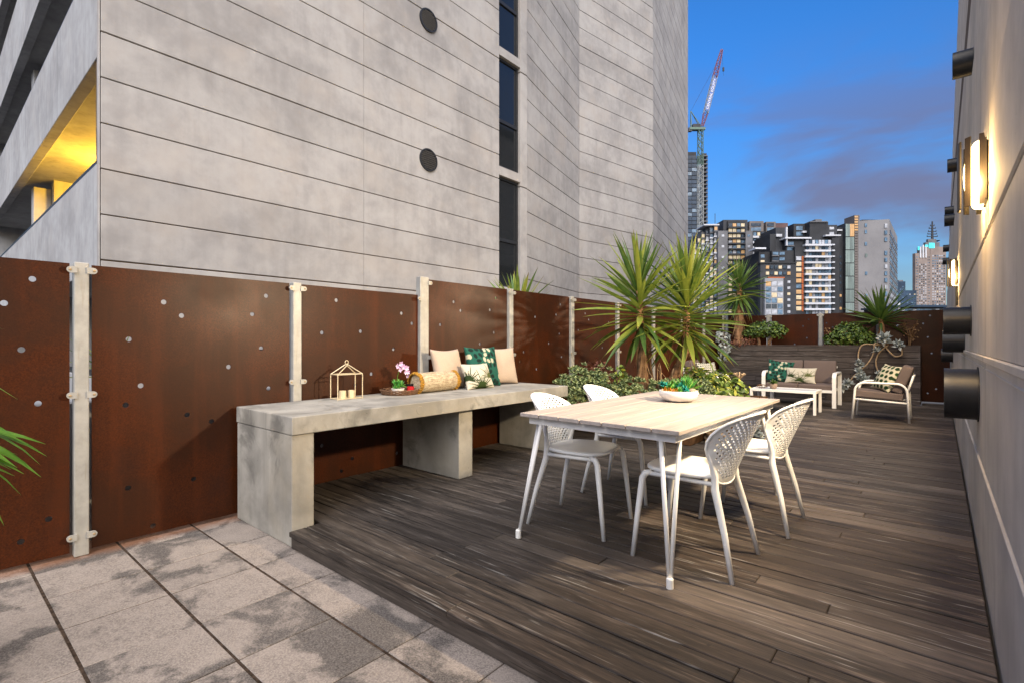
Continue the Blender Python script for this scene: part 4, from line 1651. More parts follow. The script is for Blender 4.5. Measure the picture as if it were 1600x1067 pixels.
build('cap_strip', BX(PX0 + 2.13, PX1 + 2.13 + 0.004, PY0 - 12.455, PY0 - 12.45 + 0.04, PH - 0.012, PH + 0.006), M['clad'], tp, 0.002)
rnd = random.Random(100)
y3 = thing('yucca', 'yucca with a shaggy brown trunk at the left end of the high timber planter', 'yucca', (-3.56, 12.42, 1.06), 0, 'yuccas in the planters')
trunk(y3, [(-0.03, 0, 0), (0, 0, 0.7), (0.0, 0, 1.5)], [0.11, 0.09, 0.05])
crown(y3, (0, 0, 1.12), 0.45, 92, 0.74, 'd', rnd, (0, 0), 1.45, -0.95)
dead_skirt(y3, (0.0, 0, 0.75), (0, 0, 1.25), 60, 0.65, rnd)
y4 = thing('yucca', 'short yucca with a wide open crown at the right end of the high timber planter', 'yucca', (-0.86, 12.42, 1.06), 0, 'yuccas in the planters')
trunk(y4, [(0, 0, 0), (-0.01, 0, 0.25), (-0.03, 0, 0.6)], [0.07, 0.055, 0.04])
crown(y4, (-0.03, 0, 0.50), 0.14, 58, 0.78, 'd', rnd, (0, 0), 1.5, -0.35)
dead_skirt(y4, (0.0, 0, 0.30), (-0.02, 0, 0.55), 26, 0.5, rnd)
bush('jade_tree', 'round green jade bush with two bare stems in the high planter above the sofa', 'jade plant', (-3.02, 12.40, 1.06),
     [(0.02, 0, 0.42, 0.38, 0.20), (0.25, 0, 0.36, 0.25, 0.15), (-0.25, 0, 0.34, 0.22, 0.14)], M['jade_dark'], 1500, 0.06, rnd, 0)
o = [x for x in bpy.data.objects if x.get('label', '').startswith('round green jade bush')][0]
for a, b in ((-0.10, -0.18), (0.10, 0.22)):
    bm = bmesh.new()
    tube(bm, [(a, -0.02, -0.02), (a * 1.1, -0.02, 0.15), (b, 0, 0.35)], [0.042, 0.036, 0.02], 8)
    build('stem', bm, M['stem'], o)
bush('jade_tree', 'dense dark green jade bush beside the short yucca in the high planter', 'jade plant', (-1.42, 12.40, 1.06),
     [(0.0, 0, 0.30, 0.34, 0.24), (0.2, 0, 0.20, 0.26, 0.18), (-0.22, 0, 0.18, 0.24, 0.16)], M['jade_dark'], 1500, 0.065, rnd, 4)
bush('silver_shrub', 'silver leaved plant trailing over the left corner of the high planter', 'plant', (-3.86, 12.2, 1.06),
     [(0.0, -0.05, 0.22, 0.18, 0.20), (0.08, -0.12, 0.02, 0.14, 0.16)], M['silver'], 300, 0.07, rnd, 3)
o = [x for x in bpy.data.objects if x.get('label', '').startswith('silver leaved plant trailing')][0]
bm = bmesh.new()
for k in range(120):
    c = Vector((0.06 + rnd.gauss(0, 0.07), -0.13 + rnd.gauss(0, 0.02), 0.05 - abs(rnd.gauss(0, 0.16))))
    leaf_quad(bm, c, Vector((rnd.gauss(0, .5), -1, rnd.gauss(0, .6))), 0.065, rnd)
build('trailing_leaves', bm, M['silver'], o)['kind'] = 'stuff'
bush('purple_groundcover', 'dusky red ground cover round the shaggy yucca trunk', 'plant', (-3.5, 12.3, 1.06),
     [(0.0, 0, 0.10, 0.28, 0.13), (0.22, 0, 0.14, 0.15, 0.13)], M['rusty_leaf'], 500, 0.04, rnd, 3)
tr = thing('silver_cotyledon', 'trailing silver succulent with curling bare stems hanging down the timber planter', 'succulent', (-0.86, 12.05, 1.12))
for pts in ([(0.0, 0.1, 0.0), (-0.28, -0.02, 0.02), (-0.36, -0.05, -0.16), (-0.34, -0.05, -0.40), (-0.30, -0.04, -0.55)],
            [(0.0, 0.1, 0.0), (-0.10, -0.02, 0.04), (-0.12, -0.05, -0.15), (-0.22, -0.05, -0.36), (-0.42, -0.05, -0.58), (-0.52, -0.06, -0.74)],
            [(0.10, 0.1, 0.0), (-0.02, -0.04, -0.12), (-0.08, -0.05, -0.30), (-0.05, -0.05, -0.48), (-0.02, -0.04, -0.56)],
            [(0.05, 0.1, 0.0), (0.12, -0.05, -0.10), (0.22, -0.06, -0.20), (0.32, -0.06, -0.16), (0.30, -0.05, -0.02)]):
    P = [Vector(p) for p in pts]
    Q = []
    for i in range(len(P) - 1):
        p0, p1, p2, p3 = P[max(i - 1, 0)], P[i], P[i + 1], P[min(i + 2, len(P) - 1)]
        for q in range(5):
            t = q / 5
            Q.append(0.5 * ((2 * p1) + (p2 - p0) * t + (2 * p0 - 5 * p1 + 4 * p2 - p3) * t * t + (3 * p1 - p0 - 3 * p2 + p3) * t ** 3))
    Q.append(P[-1])
    bm = bmesh.new()
    tube(bm, Q, 0.013, 7)
    build('bare_stem', bm, M['pale_stem'], tr, smooth=True)
for (x, z, s, n) in ((0.10, 0.10, 0.16, 3), (0.32, 0.04, 0.13, 2), (-0.36, -0.35, 0.11, 2), (-0.30, -0.52, 0.11, 2), (-0.26, -0.66, 0.13, 3), (-0.56, -0.80, 0.13, 3), (0.02, -0.15, 0.12, 1), (-0.02, -0.56, 0.09, 1)):
    for q in range(n):
        bm = bmesh.new()
        leaf_cluster(bm, (0, 0, 0), 13, s, s * 0.42, rnd, (-0.3, 1.3), 0.15, 0.006)
        o = build('leaf_rosette', bm, M['silver'], tr)
        o.location = (x + rnd.uniform(-0.07, 0.07), -0.07 + rnd.uniform(-0.03, 0.02), z + rnd.uniform(-0.06, 0.06))
        o.rotation_euler = (R(rnd.uniform(10, 70)), R(rnd.uniform(-30, 30)), 0)
for (x, lab, h) in ((-0.44, 'brown dried twiggy plant at the right end of the high planter', 0.5), (-1.72, 'reddish dried stems left of the dense jade bush', 0.42)):
    t = thing('dried_plant', lab, 'plant', (x, 12.42, 1.06))
    for k in range(7):
        bm = bmesh.new()
        dx, dy = rnd.uniform(-0.14, 0.14), rnd.uniform(-0.05, 0.05)
        pts = [(dx * t_ * t_ + rnd.uniform(-.01, .01), dy * t_, h * t_ * (0.75 + 0.06 * k)) for t_ in (0, 0.3, 0.6, 0.85, 1.0)]
        tube(bm, pts, [0.009, 0.008, 0.006, 0.005, 0.003], 5)
        for q in range(14):
            f = rnd.uniform(0.45, 1.0)
            c = Vector(pts[0]).lerp(Vector(pts[-1]), f) + Vector((rnd.gauss(0, 0.025), rnd.gauss(0, 0.02), rnd.gauss(0, 0.02)))
            leaf_quad(bm, c, Vector((rnd.gauss(0, 1), rnd.gauss(0, 1), 1)), 0.04, rnd)
        build('dry_stem', bm, M['dead'], t)
st = thing('dried_stalk', 'single pale dried flower stalk standing left of the coffee table', 'plant', (-2.86, 10.15, 0.0))
bm = bmesh.new()
tube(bm, [(0.03, 0, 0), (0.0, 0, 0.3), (-0.05, 0, 0.50)], [0.014, 0.012, 0.012], 7)
build('stalk', bm, M['pale_stem'], st)
for k in range(7):
    bm = bmesh.new()
    az = k * 0.9
    tube(bm, [(-0.05, 0, 0.49), (-0.05 + 0.06 * math.cos(az), 0.05 * math.sin(az), 0.56), (-0.05 + 0.11 * math.cos(az), 0.09 * math.sin(az), 0.59 + 0.01 * (k % 3))], [0.012, 0.012, 0.018], 6)
    build('seed_head', bm, M['pale_stem'], st)

# ------------------------------------------------------------------ lounge set
def slab_cushion(name, parent, sx, sy, sz, mat, loc, rot=(0, 0, 0)):
    bm = bmesh.new()
    box(bm, -sx / 2, sx / 2, -sy / 2, sy / 2, -sz / 2, sz / 2)
    bmesh.ops.subdivide_edges(bm, edges=bm.edges, cuts=5, use_grid_fill=True)
    for v in bm.verts:
        u, w, q = v.co.x / (sx / 2), v.co.y / (sy / 2), v.co.z / (sz / 2)
        m_ = sorted((sx, sy, sz))[0]
        ax = (sx, sy, sz).index(m_)
        puff = [(1 - w * w) * (1 - q * q), (1 - u * u) * (1 - q * q), (1 - u * u) * (1 - w * w)][ax]
        v.co[ax] *= 1 + 0.28 * puff
    o = build(name, bm, mat, parent, 0.0)
    md = o.modifiers.new('round', 'BEVEL')
    md.width = min(sx, sy, sz) * 0.22
    md.segments = 3
    md.limit_method = 'ANGLE'
    md.angle_limit = R(50)
    o.location, o.rotation_euler = loc, rot
    for f in o.data.polygons:
        f.use_smooth = True
    return o


def bar_path(bm, pts, wdt, thk):
    """a flat bar (wdt along x, thk in the plane) swept through (y, z) points"""
    rings = []
    P = [Vector((0, p[0], p[1])) for p in pts]
    for i, p in enumerate(P):
        d = (P[min(i + 1, len(P) - 1)] - P[max(i - 1, 0)]).normalized()
        nrm = Vector((0, -d.z, d.y))
        rings.append([bm.verts.new(p + Vector((sx * wdt / 2, 0, 0)) + nrm * s * thk / 2) for sx, s in ((-1, -1), (1, -1), (1, 1), (-1, 1))])
    for a, b in zip(rings[:-1], rings[1:]):
        for k in range(4):
            bm.faces.new((a[k], a[(k + 1) % 4], b[(k + 1) % 4], b[k]))
    bm.faces.new(rings[0][::-1])
    bm.faces.new(rings[-1])
    bmesh.ops.recalc_face_normals(bm, faces=bm.faces)


def arc(cx, cz, r, a0, a1, n=6):
    return [(cx + r * math.cos(R(a0 + (a1 - a0) * k / n)), cz + r * math.sin(R(a0 + (a1 - a0) * k / n))) for k in range(n + 1)]


sofa = thing('sofa', 'white framed two seat outdoor sofa with taupe cushions against the timber planter', 'sofa', (-2.03, 11.0, 0))
for s in (-1, 1):
    bm = bmesh.new()
    bar_path(bm, [(-0.33, 0.001)] + arc(-0.33 + 0.10, 0.52, 0.10, 180, 90) + arc(0.33 - 0.06, 0.56, 0.06, 90, 0) + [(0.33, 0.001)], 0.065, 0.032)
    o = build('arm_frame', bm, M['white_metal'], sofa, 0.003)
    o.location.x = s * 0.585
for (y, z0) in ((-0.31, 0.27), (0.30, 0.27)):
    build('rail', BX(-0.552, 0.552, y - 0.015, y + 0.015, z0, z0 + 0.05), M['white_metal'], sofa, 0.003)
for k in range(6):
    build('slat', BX(-0.552, 0.552, -0.26 + k * 0.1, -0.20 + k * 0.1, 0.29, 0.31), M['white_metal'], sofa, 0.002)
build('back_rail', BX(-0.552, 0.552, 0.285, 0.315, 0.70, 0.74), M['white_metal'], sofa, 0.003)
for s in (-1, 1):
    slab_cushion('seat_cushion', sofa, 0.545, 0.58, 0.095, M['taupe'], (s * 0.275, -0.03, 0.366))
    slab_cushion('back_cushion', sofa, 0.54, 0.12, 0.43, M['taupe'], (s * 0.275, 0.215, 0.62), (R(-12), 0, 0))
bm_ = cushion('cushion', 'square teal cushion printed with dark leaves and white blobs on the sofa', 0.46, 0.44, 0.15, M['print'], (-2.385, 10.93, 0.622), (R(-20), R(7), R(6)), p_teal)
bm_ = cushion('cushion', 'oblong white palm sprig cushion leaning in the middle of the sofa', 0.53, 0.32, 0.13, M['print'], (-2.01, 10.85, 0.56), (R(-24), 0, R(-2)), p_palm)


def armchair(name, label, loc, rz):
    t = thing(name, label, 'armchair', loc, rz, 'white armchairs with taupe cushions')
    for s in (-1, 1):
        bm = bmesh.new()
        pts = [(-0.345, 0.0), (-0.315, 0.38)] + arc(-0.18, 0.44, 0.13, 170, 90) + arc(0.20, 0.44, 0.13, 90, 12) + [(0.335, 0.38), (0.352, 0.0)]
        tube(bm, [(0, y, z) for y, z in pts], 0.0165, 10)
        o = build('arm_frame', bm, M['white_metal'], t, smooth=True)
        o.location.x = s * 0.285
        bm = bmesh.new()
        tube(bm, [(0, 0.325, 0.42), (0, 0.40, 0.70)], 0.014, 8)
        o = build('back_upright', bm, M['white_metal'], t, smooth=True)
        o.location.x = s * 0.262
        bm = bmesh.new()
        tube(bm, [(0, -0.325, 0.315), (0, 0.335, 0.285)], 0.015, 8)
        o = build('side_rail', bm, M['white_metal'], t, smooth=True)
        o.location.x = s * 0.275
    for (y, z) in ((-0.315, 0.315), (0.33, 0.285), (0.40, 0.69)):
        bm = bmesh.new()
        tube(bm, [(-0.27, y, z), (0.27, y, z)], 0.013, 8)
        build('cross_rail', bm, M['white_metal'], t, smooth=True)
    slab_cushion('seat_cushion', t, 0.52, 0.60, 0.10, M['taupe'], (0, -0.02, 0.385), (R(-3), 0, 0))
    slab_cushion('back_cushion', t, 0.50, 0.13, 0.42, M['taupe'], (0, 0.27, 0.63), (R(-20), 0, 0))
    return t


armchair('armchair', 'white tubular armchair with taupe cushions facing the coffee table beside the trailing succulent', (-0.69, 9.68, 0), R(-90))
armchair('armchair', 'white armchair mostly hidden behind the yellow green jade plant', (-3.35, 9.75, 0), R(90))
cushion('cushion', 'white cushion with big green dots in the open armchair', 0.47, 0.44, 0.16, M['print'], (-0.62, 9.66, 0.64), (R(-28), R(4), R(-90 + 32)), p_dots)
cushion('cushion', 'white cushion with small green leaves showing above the jade plant', 0.46, 0.44, 0.15, M['print'], (-3.36, 9.72, 0.60), (R(-20), 0, R(62)), p_small)

ct = thing('coffee_table', 'low white metal coffee table in front of the sofa', 'table', (-2.03, 9.70, 0))
for s in (-1, 1):
    x = s * 0.48
    for y in (-0.245, 0.245):
        build('leg', BX(x - 0.02, x + 0.02, y - 0.03, y + 0.03, 0.001, 0.345), M['white_metal'], ct, 0.003)
    build('end_bar', BX(x - 0.02, x + 0.02, -0.275, 0.275, 0.346, 0.39), M['white_metal'], ct, 0.003)
for y in (-0.26, 0.26):
    build('side_rail', BX(-0.459, 0.459, y - 0.015, y + 0.015, 0.347, 0.389), M['white_metal'], ct, 0.003)
build('top_panel', BX(-0.458, 0.458, -0.243, 0.243, 0.368, 0.383), M['far_white'], ct, 0.002)
pp = thing('potted_plant', 'small beige clay pot with a dark leafy plant on the coffee table', 'plant', (-2.20, 9.62, 0.39))
bm = bmesh.new()
lathe(bm, [(0.048, 0), (0.062, 0.05), (0.060, 0.088), (0.052, 0.088), (0.05, 0.07), (0.003, 0.07)], 22)
build('pot', bm, M['clay'], pp)
bm = bmesh.new()
leaf_cluster(bm, (0, 0, 0.07), 16, 0.10, 0.05, rnd, (0.1, 1.3))
build('leaves', bm, M['yucca_dark'], pp)['kind'] = 'stuff'
cage = thing('wire_ornament', 'little brown wire ornament at the left end of the coffee table', 'ornament', (-2.38, 9.62, 0.391))
for k in range(5):
    bm = bmesh.new()
    a0 = k * math.pi / 5
    tube(bm, [(0.085 * math.cos(a) * math.cos(a0), 0.085 * math.cos(a) * math.sin(a0), 0.03 + 0.028 * math.sin(a)) for a in [2 * math.pi * q / 18 for q in range(18)]], 0.004, 5, closed=True)
    build('hoop', bm, M['wicker'], cage)

# ------------------------------------------------------------------ plants at the edges
pl = thing('pot_plant', 'bright green strappy pot plant reaching in at the far left edge', 'plant', (-2.80, -0.20, -0.108))
bm = bmesh.new()
lathe(bm, [(0.13, 0), (0.17, 0.30), (0.175, 0.32), (0.155, 0.32), (0.15, 0.28), (0.003, 0.28)], 26)
build('pot', bm, M['clay'], pl)
rnd = random.Random(6)
BL = [blade_mesh('leaf', M['bright'], 1.0, 0.13, d, 0.3, 8, c) for d, c in ((0.7, 0.03), (1.0, -0.03), (1.3, 0.02))]
for k in range(46):
    az = k * 2.4 + rnd.uniform(-.2, .2)
    s = rnd.uniform(0.34, 0.50)
    share('leaf', BL[k % 3], pl, (0, 0, 0.78 + 0.010 * k), (rnd.uniform(-.3, .3), -rnd.uniform(-0.1, 1.1), az), (s, s, s))
for k in range(34):                       # a frond of broad strap leaves reaching over the paving
    az = R(40) + rnd.uniform(-0.35, 0.35)
    s = rnd.uniform(0.42, 0.57)
    share('leaf', BL[0], pl, (rnd.uniform(0.0, 0.12), rnd.uniform(0.0, 0.12), rnd.uniform(0.92, 1.10)), (rnd.uniform(-.5, .5), -rnd.uniform(-0.15, 0.22), az), (s, s * 0.75, s * 0.75))
bm = bmesh.new()
tube(bm, [(0, 0, 0.26), (0.01, 0, 0.6), (0, 0, 1.08)], [0.025, 0.02, 0.015], 8)
build('trunk', bm, M['stem'], pl)

ob = thing('outer_planter', 'concrete planter box outside the steel fence', 'planter', (-4.62, 4.0, -0.55))
build('box_wall', BX(-0.38, 0.38, -4.5, 6.0, 0.401, 1.35), M['carpark'], ob, 0.01)
for (y, zt, lab, n, ln) in ((5.6, 0.8, 'spiky green plant rising behind the fence below the window strip', 46, 0.72), (0.95, 0.8, 'green spiky plant hidden behind the second fence panel, seen through its holes', 26, 0.4)):
    t = thing('agave', lab, 'plant', (-4.62, y, zt), 0, 'plants outside the fence')
    dz = 0.72 if y > 2 else 0.1
    if dz > 0.5:
        bm = bmesh.new()
        tube(bm, [(0, 0, 0), (0.02, 0, 0.4), (0, 0, dz)], [0.07, 0.06, 0.05], 8)
        build('trunk', bm, M['bark'], t)
    crown(t, (0, 0, dz), 0.12, n, ln, 'g', rnd, (0, 0), 1.4, 0.15)


# ------------------------------------------------------------------ concrete tower next door
tower = thing('concrete_tower', 'tall zigzag concrete tower with long joints, slit windows and open car park floors', 'building', (-8.2, 1.53, -20))
TO = Vector((-8.2, 1.53, -20))
ROW0, RP = 2.235, 0.586
P = [(-8.2, 1.53), (-8.2, 9.22), (-8.2, 10.03), (-8.2, 10.30), (-9.113, 14.235), (-8.377, 18.26), (-10.45, 27.19)]


def face_box(A, B, s0, s1, d0, d1, z0, z1):
    """box on the vertical face A to B: s along it, d inwards"""
    a, b = Vector((A[0], A[1], 0)), Vector((B[0], B[1], 0))
    e = (b - a).normalized()
    n = Vector((-e.y, e.x, 0))         # inwards (towards -x for a face running +y)
    bm = bmesh.new()
    vs = []
    for z in (z0, z1):
        for s, d in ((s0, d0), (s1, d0), (s1, d1), (s0, d1)):
            vs.append(bm.verts.new(a + e * s + n * d + Vector((0, 0, z)) - TO))
    for f in ((0, 1, 5, 4), (1, 2, 6, 5), (2, 3, 7, 6), (3, 0, 4, 7), (4, 5, 6, 7), (3, 2, 1, 0)):
        bm.faces.new([vs[i] for i in f])
    bmesh.ops.recalc_face_normals(bm, faces=bm.faces)
    return bm


def face_len(A, B):
    return math.hypot(B[0] - A[0], B[1] - A[1])


rnd = random.Random(5)
for fi, (A, B, splits, kmax) in enumerate(((P[0], P[1], (3.89,), 15), (P[3], P[4], (), 21), (P[4], P[5], (), 26), (P[5], P[6], (1.81,), 34))):
    L = face_len(A, B)
    cuts = [0.0 if fi else 0.012] + list(splits) + [L]
    for k in range(-4, kmax):
        z0, z1 = ROW0 + RP * k, ROW0 + RP * (k + 1)
        lo = 0.010 if k % 5 == 0 else 0.0075
        hi = 0.010 if (k + 1) % 5 == 0 else 0.0075
        for a, b in zip(cuts[:-1], cuts[1:]):
            e0 = 0.002 if a > 0.1 else 0.004
            e1 = 0.002 if b < L - 0.1 else 0.004
            build('concrete_panel', face_box(A, B, a + e0, b - e1, rnd.uniform(0, 0.003), 0.16, z0 + lo, z1 - hi), M['tower'], tower, 0.005)
    top = ROW0 + RP * kmax
    build('wall_backing', face_box(A, B, 0.02, L - 0.02, 0.035, 0.30, -19.9 + 0.0, top), M['tower_joint'], tower)
    build('upper_wall', face_box(A, B, 0.0, L, 0.0, 0.30, top + 0.02, 30), M['tower'], tower)
    build('lower_wall', face_box(A, B, 0.0, L, 0.0, 0.03, -19.9, ROW0 - 4 * RP - 0.02), M['tower'], tower)
# pier beside the window strip, cast in storey lengths
for k in range(-1, 6):
    z0 = ROW0 + RP * 5 * k
    build('pier', face_box(P[2], P[3], 0.0, 0.266, -0.012, 0.25, z0 + 0.012, z0 + RP * 5 - 0.012), M['tower'], tower, 0.006)
build('wall_backing', face_box(P[1], P[3], 0.0, 1.08, 0.32, 0.5, -19.9, 30), M['tower_joint'], tower)
for k in range(-1, 5):
    z0 = 2.555 + 2.934 * k
    z1 = z0 + 2.70
    build('sill', face_box(P[1], P[2], 0.002, 0.808, 0.0, 0.30, z0 - 0.222, z0 - 0.006), M['tower'], tower, 0.005)
    w = build('window', face_box(P[1], P[2], 0.012, 0.062, 0.07, 0.15, z0, z1), M['black_metal'], tower)
    ztr = z1 - 0.57 * (z1 - z0)
    for (s0, s1, a, b) in ((0.748, 0.798, z0, z1), (0.063, 0.747, z0, z0 + 0.05), (0.063, 0.747, z1 - 0.05, z1), (0.063, 0.747, ztr - 0.04, ztr + 0.04)):
        build('frame', face_box(P[1], P[2], s0, s1, 0.07, 0.15, a, b), M['black_metal'], w)
    for (a, b) in ((z0 + 0.051, ztr - 0.041), (ztr + 0.041, z1 - 0.051)):
        build('pane', face_box(P[1], P[2], 0.063, 0.747, 0.105, 0.115, a, b), M['glass'], w)
        build('inner_sash', face_box(P[1], P[2], 0.063, 0.082, 0.085, 0.10, a, b), M['black_metal'], w)
# round louvred vents
for (y, z) in ((6.97, 7.93), (6.97, 5.0), (6.97, 2.07)):
    bm = bmesh.new()
    n = 40
    for r0, r1, x0, x1 in ((0.235, 0.205, 0.0, 0.03),):
        A_ = [[bm.verts.new((x, r * math.cos(2 * math.pi * k / n), r * math.sin(2 * math.pi * k / n))) for k in range(n)] for r, x in ((r0, x0), (r0, x1), (r1, x1), (r1, x0))]
        for i in range(3):
            for k in range(n):
                bm.faces.new((A_[i][k], A_[i][(k + 1) % n], A_[i + 1][(k + 1) % n], A_[i + 1][k]))
    bmesh.ops.recalc_face_normals(bm, faces=bm.faces)
    v = build('round_vent', bm, M['black_metal'], tower)
    v.location = Vector((-8.2, y, z)) - TO
    bm = bmesh.new()
    lathe(bm, [(0.206, 0.0), (0.206, 0.006)], 36)
    o = build('backing', bm, M['black_glass'], v)
    o.rotation_euler = (0, R(90), 0)
    for k in range(9):
        zz = -0.17 + 0.0425 * k
        hw = math.sqrt(0.203 ** 2 - zz ** 2)
        o = build('louvre', BX(-0.003, 0.003, -hw, hw, -0.015, 0.015), M['vent_grey'], v)
        o.location = (0.018, 0, zz)
        o.rotation_euler = (0, R(35), 0)
# the open car park floors on the near side
for k in range(-1, 6):
    zt = 3.50 + 2.775 * k              # top of each parapet
    zb = zt - 1.40
    for (a, b) in ((-8.318, -12.9), (-12.915, -17.5), (-17.515, -24.0)):
        build('spandrel', BX(b + 8.2, a + 8.2, 0.0, 0.16, zb + 20, zt + 20), M['carpark'], tower, 0.006)
    build('floor_slab', BX(-24 + 8.2, -8.52 + 8.2, 0.161, 7.0, zb + 20.17, zb + 20.42), M['carpark'], tower)
    build('handrail', BX(-24 + 8.2, -8.33 + 8.2, 0.02, 0.09, zt + 20.03, zt + 20.075), M['black_metal'], tower)
    for q in range(14):
        x = -8.75 - q * 1.1
        build('rail_bracket', BX(x + 8.2, x + 8.23, 0.03, 0.08, zt + 20.0, zt + 20.0295), M['galv'], tower)
    build('column', BX(-16.75 + 8.2, -16.4 + 8.2, 0.30, 0.62, zt + 19.02, zb + 22.77), M['carpark'], tower, 0.01)
    build('cross_wall', BX(-16.35 + 8.2, -16.1 + 8.2, 0.62, 6.98, zt + 19.02, zb + 22.94), M['carpark'], tower)
build('corner_strip', BX(-0.115, -0.006, -0.006, 0.009, 0.1, 50), M['tower'], tower, 0.006)
build('rear_wall', BX(-24 + 8.2, -8.52 + 8.2, 7.0, 7.3, 0.1, 50), M['carpark'], tower)
build('end_wall', BX(-24.3 + 8.2, -24.0 + 8.2, 0.0, 7.3, 0.1, 50), M['carpark'], tower)
build('side_wall', BX(-8.515 + 8.2, -8.50 + 8.2, 0.17, 6.99, 0.1, 50), M['carpark'], tower)
build('roof', BX(-24.3 + 8.2, -10.5 + 8.2, 0.0, 25.6, 50.0, 50.3), M['carpark'], tower)
# vent on the lit cross wall
bm = bmesh.new()
lathe(bm, [(0.22, 0), (0.22, 0.05), (0.17, 0.05), (0.15, 0.02), (0.003, 0.02)], 24)
o = build('fan_vent', bm, M['black_metal'], tower)
o.rotation_euler = (0, R(90), 0)
o.location = Vector((-16.095, 2.62, 4.62)) - TO
# batten lamp under the car park ceiling
bt = thing('batten_lamp', 'strip lamp under the car park ceiling throwing the yellow glow', 'lamp', (-13.4, 3.1, 5.03))
build('tray', BX(-0.6, 0.6, -0.06, 0.06, 0.0, 0.015), M['white_metal'], bt)
bm = bmesh.new()
tube(bm, [(-0.58, 0, -0.03), (0.58, 0, -0.03)], 0.018, 10)
build('tube', bm, M['lamp_glow'], bt)
ld = bpy.data.lights.new('tube_light', 'POINT')
ld.energy = 230
ld.color = (1.0, 0.52, 0.04)
ld.shadow_soft_size = 0.25
lo = bpy.data.objects.new('tube_light', ld)
link(lo, bt)
lo.location = (0, 0, -0.28)

# ------------------------------------------------------------------ distant city
FW = Vector((-0.6456, 0.7637, 0))
RT = Vector((0.7637, 0.6456, 0))


class Far:
    """a distant building in its own frame: x across, y away from the terrace, z up from the street"""

    def __init__(s, name, label, cat, t, px):
        s.t, s.k = t, t / 790.0
        s.px = px
        p = FW * t + RT * ((px - 800) * s.k)
        s.root = thing(name, label, cat, (p.x, p.y, -20), YAW)
        s.rnd = random.Random(int(px * 7 + t))

    def X(s, px, y=0.0):
        return (px - 800) / 790.0 * (s.t + y) - (s.px - 800) * s.k

    def Zp(s, py, y=0.0):
        return 21.18 + (535 - py) * (s.t + y) / 790.0

    def block(s, name, mat, px0, px1, top, y0, y1, bottom=0.05):
        return build(name, BX(s.X(px0, y0), s.X(px1, y0), y0, y1, bottom, s.Zp(top, y0)), mat, s.root)

    def band(s, name, mat, px0, px1, py0, py1, y0, y1, parent=None):
        return piece(name, mat, s.root, s.X(px0, y0), s.X(px1, y0), y0, y1, s.Zp(py1, y0), s.Zp(py0, y0))

    def glaze(s, lit=0.15, warm=0.08, pale=0.2, blue=0.3):
        r = s.rnd.random()
        for p, m in ((lit, 'win_lit'), (warm, 'win_warm'), (pale, 'win_pale'), (blue, 'win_blue')):
            if r < p:
                return M[m]
            r -= p
        return M['win_dark']

    def windows(s, px0, px1, py0, py1, nx, nz, y, fx=0.75, fz=0.6, **kw):
        dx, dz = (px1 - px0) / nx, (py1 - py0) / nz
        for j in range(nz):
            for i in range(nx):
                cx, cz = px0 + dx * (i + 0.5), py0 + dz * (j + 0.5)
                s.band('window', s.glaze(**kw), cx - dx * fx / 2, cx + dx * fx / 2, cz - dz * fz / 2, cz + dz * fz / 2, y - 0.12, y + 0.3)


# grey apartments with a stepped left wing
b = Far('apartment_block', 'grey apartment tower with dark balconies at the left of the skyline', 'building', 285, 1155)
b.block('wall', M['far_grey'], 1122, 1137, 361, -1.5, 18)
b.block('wall', M['far_black'], 1137, 1165, 346, 0.8, 20)
b.block('wall', M['far_grey'], 1165, 1176, 361, -0.8, 20)
b.block('roof', M['far_dark'], 1130, 1168, 344, 2, 19)
b.block('wall', M['far_black'], 1176, 1196, 362, 0.5, 20)
b.block('wall', M['far_beige'], 1171, 1193, 346, 1.5, 19)
b.block('wall', M['far_beige'], 1197, 1212, 347, 1.5, 19)
b.block('wall', M['far_brown'], 1212, 1231, 349, 3.0, 20)
for k in range(17):
    y0 = 349 + 8.4 * k
    b.band('balcony', M['far_dark'], 1137.5, 1165, y0 + 5.4, y0 + 7.4, -1.0, 0.79)
    n = 4
    for i in range(n):
        b.band('window', b.glaze(0.26, 0.12, 0.15, 0.28), 1138.5 + i * 6.5, 1143.8 + i * 6.5, y0 + 0.6, y0 + 5.2, 0.55, 0.9)
    if k > 1:
        b.band('balcony', M['far_white'], 1176.5, 1190 if k % 2 else 1186, y0 + 3.0, y0 + 6.2, -1.0, 0.49)
        for i in range(3):
            b.band('window', b.glaze(0.28, 0.05, 0.1, 0.2), 1177.5 + i * 6, 1181.5 + i * 6, y0 - 2.2, y0 + 2.8, 0.3, 0.6)
    if k > 1 and k % 2 == 0:
        b.band('window', M['win_pale'], 1127.5, 1131.5, y0 + 1, y0 + 4.5, -1.65, -1.3)
        b.band('window', b.glaze(0.3, 0, 0.5, 0.2), 1168, 1172, y0 + 1, y0 + 4.5, -0.95, -0.6)
for i in range(2):
    for k in range(2):
        b.band('window', M['win_blue'] if k else M['win_dark'], 1173.5 + 25 * i, 1189 + 20 * i, 349 + 7 * k, 354 + 7 * k, 1.3, 1.6)
# the curved wing that steps away to the left
for q in range(7):
    x1, x0 = 1122 - q * 6.5, 1122 - (q + 1) * 6.5
    top = 351 + q * q * 0.75 + q * 1.6
    b.block('wing_wall', M['far_grey'] if q % 2 else M['far_dark'], x0, x1, top, 1.2 + q * 1.7, 20)
    for k in range(16):
        y0 = top + 5 + 8.6 * k
        if y0 > 486:
            break
        b.band('balcony', M['far_white'] if k % 3 else M['far_grey'], x0 + 0.3, x1 - 0.4, y0 + 4, y0 + 6.2, 0.2 + q * 1.7, 1.19 + q * 1.7)
        b.band('window', b.glaze(0.3, 0.06, 0.25, 0.2), x0 + 0.8, x1 - 1.2, y0 - 1.2, y0 + 3.8, 1.05 + q * 1.7, 1.4 + q * 1.7)
b.band('roof_slab', M['far_white'], 1100, 1124, 350.5, 352.5, 1, 14)
b.band('mast', M['far_dark'], 1117, 1117.6, 334, 350, 8, 8.3)

